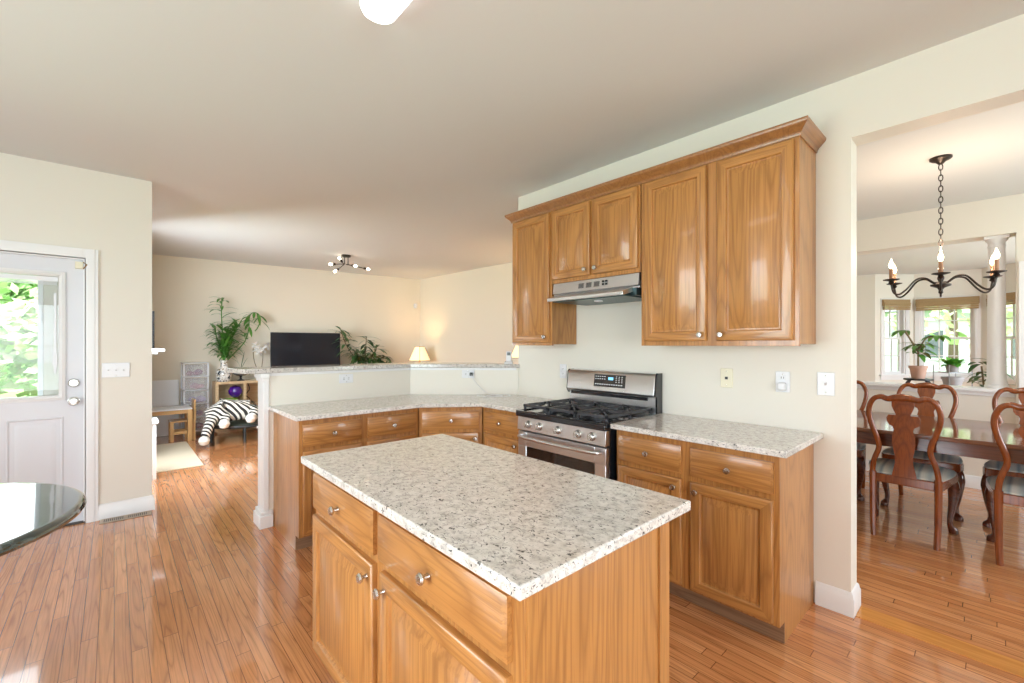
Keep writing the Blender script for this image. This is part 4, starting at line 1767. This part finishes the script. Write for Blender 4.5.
end_table('dark end table under the corner lamp, behind the bar', (4.42, 7.55, 0))
table_lamp('glowing table lamp with pleated cream shade in the far family room corner', (4.42, 7.55, .5905), .95)
end_table('dark end table behind the stove wall end', (4.50, 4.70, 0), .115)
table_lamp('glowing table lamp half hidden behind the stove wall, above the white phone', (4.50, 4.70, .7055), .95)
o = ob('motion_sensor', box(4.58, 4.65, 8.02, 8.075, 2.13, 2.23), PLATE, None, .02)
tag(o, 'small white motion sensor high in the family room corner', 'sensor')

# plastic drawer tower
t = thing('drawer_tower', 'clear plastic drawer tower beside the cube shelf', 'storage', (.765, 8.16, 0))
bm = bmesh.new()
for x in (0, .30):
    for y in (0, .33):
        bx(bm, x, x + .02, y, y + .02, 0, 1.10)
for k in range(6):
    z = .06 + k * .206
    bx(bm, 0, .32, 0, .35, z, z + .014)
ob('tower_frame', bm, PLATE, t)
for k in range(5):
    z = .078 + k * .206
    bm = bmesh.new()
    bx(bm, .022, .298, -.006, .0, z, z + .178)
    bx(bm, .022, .026, 0, .33, z, z + .16)
    bx(bm, .294, .298, 0, .33, z, z + .16)
    bx(bm, .022, .298, .33, .334, z, z + .16)
    bx(bm, .11, .21, -.018, -.006, z + .15, z + .165)
    d = ob('drawer', bm, CLEARP, t)
    bm = bmesh.new()
    r2 = random.Random(k)
    for q in range(6):
        s = r2.uniform(.035, .055)
        lathe(bm, [(0, 0), (s, s * .4), (s * 1.1, s), (s * .6, s * 1.6), (0, s * 1.8)], 10, (.08 + .16 * r2.random(), .06 + .2 * r2.random(), z + .002))
    ob('contents', bm, [PLUM, LILAC, LILAC, PINKC, PLUM][k], d)

# white panel leaning on the far wall
o = ob('white_board', box(-.31, .31, -.015, .0, 0, .84), BOARD, None, .003)
o.location = (.42, 8.41, .125)
o.rotation_euler = (R(-6), 0, R(-6))
o.location = (.42, 8.40, .003)
tag(o, 'plain white board leaning on the far wall behind the child table', 'board')

# kids table and chair
t = thing('child_table', 'low child table with white top and pine legs', 'table', (.27, 7.72, 0))
ob('table_top', box(0, .56, 0, .42, .455, .475), BOARD, t, .004)
ob('apron', box(.02, .54, .02, .40, .40, .455), PINE_H, t)
for x in (.0, .505):
    for y in (.0, .365):
        ob('leg', box(x + .002, x + .053, y + .002, y + .053, 0, .455), PINE_V, t)
t = thing('child_chair', 'small pine child chair tucked in at the right end of the child table', 'chair', (.60, 7.80, 0))
ob('seat', box(-.02, .275, 0, .28, .27, .29), PINE_H, t, .004)
for x in (-.015, .235):
    for y in (.0, .24):
        ob('leg', box(x, x + .04, y, y + .04, 0, .27), PINE_V, t)
ob('backrest', box(.255, .28, .0, .28, .40, .58), PINE_V, t, .006)
bm = bmesh.new()
for y in (.0, .24):
    bx(bm, .25, .282, y, y + .04, .29, .42)
ob('back_post', bm, PINE_V, t)
bm = bmesh.new()
bx(bm, .02, .24, .005, .035, .10, .14)
bx(bm, .02, .24, .245, .275, .10, .14)
ob('stretcher', bm, PINE_H, t)

# rug
o = ob('area_rug', box(.285, .755, 6.04, 7.68, .001, .014), RUGM, None, .004)
tag(o, 'plain beige rug on the family room floor', 'rug')

# white side table at the wall end
t = thing('side_table', 'small white side table just behind the door wall end', 'table', (.24, 5.97, 0))
ob('table_top', box(-.22, .10, -.22, .05, .57, .60), BOARD, t, .004)
for x in (-.20, .05):
    for y in (-.20, .01):
        ob('leg', box(x, x + .03, y, y + .03, 0, .57), BOARD, t)

# mini trampoline
t = thing('mini_trampoline', 'low black mini trampoline in front of the cube shelf', 'trampoline', (1.44, 7.53, 0))
bm = bmesh.new()
lathe(bm, [(0, .235), (.40, .235), (.40, .228), (0, .228)], 32)
ob('mat', bm, MATGREEN, t)
bm = bmesh.new()
ring = [(math.cos(2 * PI * k / 40) * .45, math.sin(2 * PI * k / 40) * .45, .225) for k in range(41)]
tube(bm, ring, .024, 8, cap=False)
ob('rim', bm, RUBBER, t)
for k in range(6):
    a = R(200 + 60 * k)
    c = Vector((math.cos(a) * .45, math.sin(a) * .45, 0))
    bm = bmesh.new()
    tube(bm, [c + Vector((0, 0, .22)), c * 1.02 + Vector((0, 0, .012)), c * 1.02], [.017, .017, .022], 8)
    ob('leg', bm, RUBBER, t)
o = ob('paper_tag', box(-.04, .04, 0, .004, 0, .03), BOARD)
o.location = (1.62, 7.128, .19)
o.parent = t
o.location = (.10, -.479, .19)


# zebra plush lying over the trampoline
def zebra():
    t = thing('plush_zebra', 'large striped zebra plush sprawled on the mini trampoline', 'toy', (1.30, 7.40, .26))
    V, E_, Rr = [], [], []

    def add(p, r, parent=None):
        V.append(p)
        Rr.append(r)
        if parent is not None:
            E_.append((parent, len(V) - 1))
        return len(V) - 1
    root = add((0, .0, .22), .15)
    rump = add((-.20, .0, .19), .15, root)
    tailp = add((-.33, 0, .13), .09, rump)
    chest = add((.16, -.02, .17), .14, root)
    neck = add((.24, -.08, .15), .10, chest)
    head = add((.22, -.19, .12), .085, neck)
    muz = add((.15, -.29, .075), .06, head)
    l1 = add((-.30, -.14, .10), .075, rump)
    l1b = add((-.36, -.24, -.02), .062, l1)
    l1c = add((-.40, -.29, -.13), .058, l1b)
    l2 = add((-.14, -.18, .10), .07, rump)
    l2b = add((-.17, -.26, .04), .06, l2)
    l3 = add((.34, -.06, .10), .07, chest)
    l3b = add((.47, -.10, .10), .062, l3)
    l4 = add((.32, -.18, .07), .06, chest)
    l4b = add((.36, -.28, .05), .055, l4)
    me = bpy.data.meshes.new('plush_body')
    me.from_pydata(V, E_, [])
    o = bpy.data.objects.new('plush_body', me)
    C.objects.link(o)
    o.parent = t
    me.materials.append(ZEBRA)
    sk = o.modifiers.new('skin', 'SKIN')
    sk.use_smooth_shade = True
    for i, v in enumerate(me.skin_vertices[0].data):
        v.radius = (Rr[i], Rr[i])
        v.use_root = (i == 0)
    ss = o.modifiers.new('subdivision', 'SUBSURF')
    ss.levels = ss.render_levels = 2
    for nm, c, r in (('muzzle', (.135, -.315, .075), .07), ('hoof', (-.41, -.305, -.165), .068), ('hoof', (-.18, -.285, .03), .07), ('hoof', (.39, -.31, .05), .065), ('hoof', (.53, -.11, .10), .068)):
        bm = bmesh.new()
        lathe(bm, [(0, -r), (r * .7, -r * .72), (r, 0), (r * .7, r * .72), (0, r)], 16, c)
        ob(nm, bm, ZWHITE, t)
    for s in (-1, 1):
        bm = bmesh.new()
        leaf(bm, (.22 + s * .06, -.13, .19), (s * .5, .2, .8), .10, .06, .2)
        ob('ear', bm, ZWHITE, t)
        bm = bmesh.new()
        lathe(bm, [(0, -.012), (.012, 0), (0, .012)], 10, (.185 + s * .05, -.255, .145))
        ob('eye', bm, BLACKM, t)
    bm = bmesh.new()
    for k in range(14):
        f = k / 13
        leaf(bm, (.20 + .06 * (1 - f) * .5, -.18 + .16 * f, .21 + .05 * f), (rnd.uniform(-.2, .2), 0, 1), .06, .03, .1, 3)
    ob('mane', bm, RUBBER, t)


zebra()

# fireplace surround with mantel behind the door wall
t = thing('fireplace_mantel', 'white fireplace mantel shelf poking out behind the door wall end', 'mantel', (-.26, 6.56, 0))
bm = bmesh.new()
wall_cells(bm, 'y', .05, 1.40, .002, .51, 0, 1.24, [(.3, 1.15, -1, .8)])
ob('surround', bm, TRIM, t)
ob('firebox', box(.004, .3, .3, 1.15, 0, .8), BLACKM, t)
bm = bmesh.new()
bx(bm, 0, .702, -.02, 1.50, 1.30, 1.335)
bx(bm, 0, .64, .02, 1.45, 1.27, 1.30)
bx(bm, 0, .57, .04, 1.42, 1.24, 1.27)
ob('mantel_shelf', bm, TRIM, t, .004)
bm = bmesh.new()
wall_cells(bm, 'y', .1, 1.35, .002, .528, 1.336, 2.70)
ob('chimney_breast', bm, WALL, t)
t = thing('framed_picture', 'dark framed picture standing on the mantel, seen edge on', 'picture', (.325, 7.0, 1.336))
ob('frame', box(0, .045, 0, .50, 0, .46), BLACKM, t, .003)
ob('print', box(.0455, .047, .04, .46, .04, .42), BOARD, t)

# ------------------------------------------------------------------ round marble table at the left
t = thing('round_table', 'round dark green marble table at the left picture edge', 'table', (-.715, 2.505, 0))
bm = bmesh.new()
lathe(bm, [(0, .715), (.598, .715), (.612, .716), (.626, .722), (.632, .734), (.628, .746), (.620, .752), (.612, .7548), (.606, .755), (0, .755)], 96)
ob('table_top', bm, MARBLE, t)
bm = bmesh.new()
lathe(bm, [(.30, 0), (.30, .02), (.08, .06), (.05, .12), (.05, .62), (.10, .70), (.22, .714), (0, .714)], 28)
ob('pedestal', bm, BLACKM, t)

# ------------------------------------------------------------------ sunroom things
t = thing('plant_stand', 'black plant stand under the tall plant by the bay window', 'stand', (8.97, .77, 0))
bm = bmesh.new()
lathe(bm, [(0, .845), (.17, .845), (.17, .87), (0, .87)], 24)
ob('stand_top', bm, BLACKM, t)
for k in range(4):
    a = R(45 + 90 * k)
    bm = bmesh.new()
    tube(bm, spline([(math.cos(a) * .13, math.sin(a) * .13, .85), (math.cos(a) * .18, math.sin(a) * .18, .74), (math.cos(a) * .08, math.sin(a) * .08, .45), (math.cos(a) * .2, math.sin(a) * .2, 0)], 6), .016, 8)
    ob('leg', bm, BLACKM, t)
t = thing('potted_plant', 'tall leafy plant in a pinkish pot in front of the bay window', 'plant', (8.97, .77, .8705))
bm = bmesh.new()
pot(bm, .105, .19)
ob('pot', bm, TERRA, t)
stems(t, 'stem', [[(0, 0, .16), (.0, .0, .36), (.02, .0, .52)], [(0, 0, .40), (-.03, .1, .62), (-.08, .14, .72)], [(0, 0, .42), (.08, -.08, .6), (.14, -.2, .64)]], .012, STEM)
bm = bmesh.new()
rs_ = random.Random(5)
cr = Vector((.74, -.672, 0))
for k in range(26):
    a = rs_.uniform(0, 2 * PI)
    leaf(bm, (0, 0, rs_.uniform(.36, .54)), (math.cos(a), math.sin(a), rs_.uniform(.2, .8)), rs_.uniform(.2, .3), .07, rs_.uniform(.8, 1.6))
for b0 in ((-.08, .14, .72), (.14, -.2, .64)):
    for k in range(6):
        a = rs_.uniform(0, 2 * PI)
        leaf(bm, b0, (math.cos(a), math.sin(a), .4), .24, .075, 1.4)
ob('foliage', bm, LEAF, t)

Pw = (9.28, .42)
t = thing('wire_rack', 'thin grey wire plant rack before the bay window, left of the column', 'rack', (*Pw, 0), R(-42))
RACK = new_mat('rack_grey', (.35, .36, .38), .4, .6)
for x in (-.17, .17):
    for y in (-.12, .12):
        bm = bmesh.new()
        tube(bm, [(x, y, 0), (x, y, 1.08)], .007, 6)
        ob('post', bm, RACK, t)
for z in (.3, .70, .965):
    bm = bmesh.new()
    for k in range(7):
        x = -.165 + k * .055
        tube(bm, [(x, -.12, z), (x, .12, z)], .004, 6)
    for y in (-.12, .12):
        tube(bm, [(-.17, y, z), (.17, y, z)], .006, 6)
    ob('rack_shelf', bm, RACK, t)
t = thing('potted_plant', 'bright green low plant in a dark pot on the wire rack', 'plant', (*Pw, .972))
bm = bmesh.new()
pot(bm, .085, .11)
ob('pot', bm, GREYPOT, t)
bm = bmesh.new()
for k in range(70):
    a = rs_.uniform(0, 2 * PI)
    leaf(bm, (rs_.uniform(-.05, .05), rs_.uniform(-.05, .05), .10), (math.cos(a), math.sin(a), rs_.uniform(.3, 1.8)), rs_.uniform(.10, .2), .06, rs_.uniform(.4, 1.4))
ob('foliage', bm, LEAFB, t)
t = thing('planter', 'grey empty planter on the lower shelf of the wire rack', 'planter', (*Pw, .7075))
bm = bmesh.new()
pot(bm, .12, .19)
ob('pot', bm, GREYPOT, t)
ob('soil', (lambda b: (lathe(b, [(0, .165), (.10, .165), (.10, .162), (0, .162)], 20), b)[1])(bmesh.new()), SOIL, t)

t = thing('potted_plant', 'dark leaved plant standing behind the white column', 'plant', (8.3, .06, 0))
bm = bmesh.new()
pot(bm, .17, .32)
ob('pot', bm, GREYPOT, t)
stems(t, 'stem', [[(0, 0, .28), (.0, .02, .7), (.02, .05, 1.1)], [(0, 0, .28), (.05, -.06, .6), (.1, -.12, .9)]], .01, STEM)
bm = bmesh.new()
for k in range(70):
    a = rs_.uniform(0, 2 * PI)
    leaf(bm, (rs_.uniform(-.08, .08), rs_.uniform(-.06, .06), rs_.uniform(.5, 1.18)), (math.cos(a), math.sin(a), rs_.uniform(.0, .9)), rs_.uniform(.15, .28), .07, rs_.uniform(.6, 1.6))
ob('foliage', bm, LEAFD, t)

t = thing('potted_flower', 'white pot with a dark stem and red flower on the low wall cap', 'plant', (6.19, 1.175, .9655))
bm = bmesh.new()
pot(bm, .035, .06)
ob('pot', bm, CERAMIC, t)
stems(t, 'stem', [[(0, 0, .05), (.0, .01, .3), (.0, .015, .56)]], .009, BLACKM)
bm = bmesh.new()
for cx, cy, cz in ((0, -.035, .265), (.02, -.02, .25), (0, .03, .30)):
    for k in range(6):
        a = 2 * PI * k / 6
        leaf(bm, (cx, cy, cz), (-.4, math.cos(a), math.sin(a)), .035, .028, .1, 3)
ob('petal', bm, REDP, t)

# ------------------------------------------------------------------ outdoors
o = ob('lawn', box(-60, 70, -50, 80, -.5, -.3), LAWN)
o['kind'] = 'structure'
o = ob('path', box(-40, .5, 12.2, 13.2, -.299, -.29), new_mat('concrete', (.6, .58, .54), .8))
o['kind'] = 'structure'


def tree(label, loc, h, r, mats, seed, n=1500, low=.15):
    t = thing('tree', label, 'tree', loc, 0)
    rr = random.Random(seed)
    bm = bmesh.new()
    tube(bm, spline([(0, 0, -.05), (.05, 0, h * .3), (0, .05, h * .7)], 4), interp([.16, .12, .05], 4), 8)
    ob('trunk', bm, BARK, t)
    bm = bmesh.new()
    blobs = []
    for k in range(22):
        a = rr.uniform(0, 2 * PI)
        q = rr.random() ** .5 * r * .75
        blobs.append((Vector((math.cos(a) * q, math.sin(a) * q, rr.uniform(low * h, h * .9))), r * rr.uniform(.3, .5)))
    for k in range(n):
        c, br = blobs[k % len(blobs)]
        v = Vector((rr.gauss(0, 1), rr.gauss(0, 1), rr.gauss(0, 1))).normalized() * br * rr.uniform(.6, 1)
        p = c + v
        s = rr.uniform(.10, .26) * (r / 2) ** .5
        d1 = Vector((rr.gauss(0, 1), rr.gauss(0, 1), rr.gauss(0, .6))).normalized()
        d2 = d1.orthogonal().normalized()
        q = [bm.verts.new(p + d1 * s), bm.verts.new(p + d2 * s * .6), bm.verts.new(p - d1 * s), bm.verts.new(p - d2 * s * .6)]
        bm.faces.new(q).material_index = rr.choice([0, 0, 1])
    ob('foliage', bm, mats, t)
    return t


tree('light green bush-like tree beyond the lawn, seen at the left through the door glass', (-4.6, 17.0, -.3), 3.5, 2.3, [TREE1, TREE3], 1, 4500, .05)
tree('pale green tree beyond the lawn, beside the white house corner in the door glass', (-.2, 18.0, -.3), 3.4, 2.2, [TREE1, TREE3], 2, 4500, .05)
tree('mid green tree farthest back behind the paler trees, in the top of the door glass', (-3.5, 27, -.3), 5.2, 3.2, [TREE2, TREE1], 3, 4500, .1)
tree('tree with light leaves outside the left bay window', (19.0, 4.6, -.3), 7, 2.4, [TREE1, TREE3], 4, 900, .3)
tree('tree with light leaves outside the middle bay window', (22.5, 1.0, -.3), 8, 2.4, [TREE3, TREE1], 5, 1100, .32)
tree('tree with light leaves outside the right bay window', (18.5, -2.6, -.3), 7, 2.2, [TREE1, TREE3], 6, 900, .3)
t = thing('neighbor_house', 'pale neighbouring house beyond the bay windows', 'house', (27, .5, -.3))
ob('wall', box(0, 6, -7, 7, 0, 3.2), HOUSE, t)
bm = bmesh.new()
prism(bm, [(-.5, 3.2), (6.5, 3.2), (3, 5.4)], -7.4, 7.4, axis='y')
ob('roof', bm, ROOF, t)
for k, y in enumerate((-4.5, -1.5, 1.5, 4.5)):
    f = ob('window', box(-.05, -.001, y - .6, y + .6, 1.0, 2.4), TRIM, t)
    ob('pane', box(-.06, -.051, y - .5, y + .5, 1.1, 2.3), new_mat('dark_pane', (.12, .14, .17), .1), f)
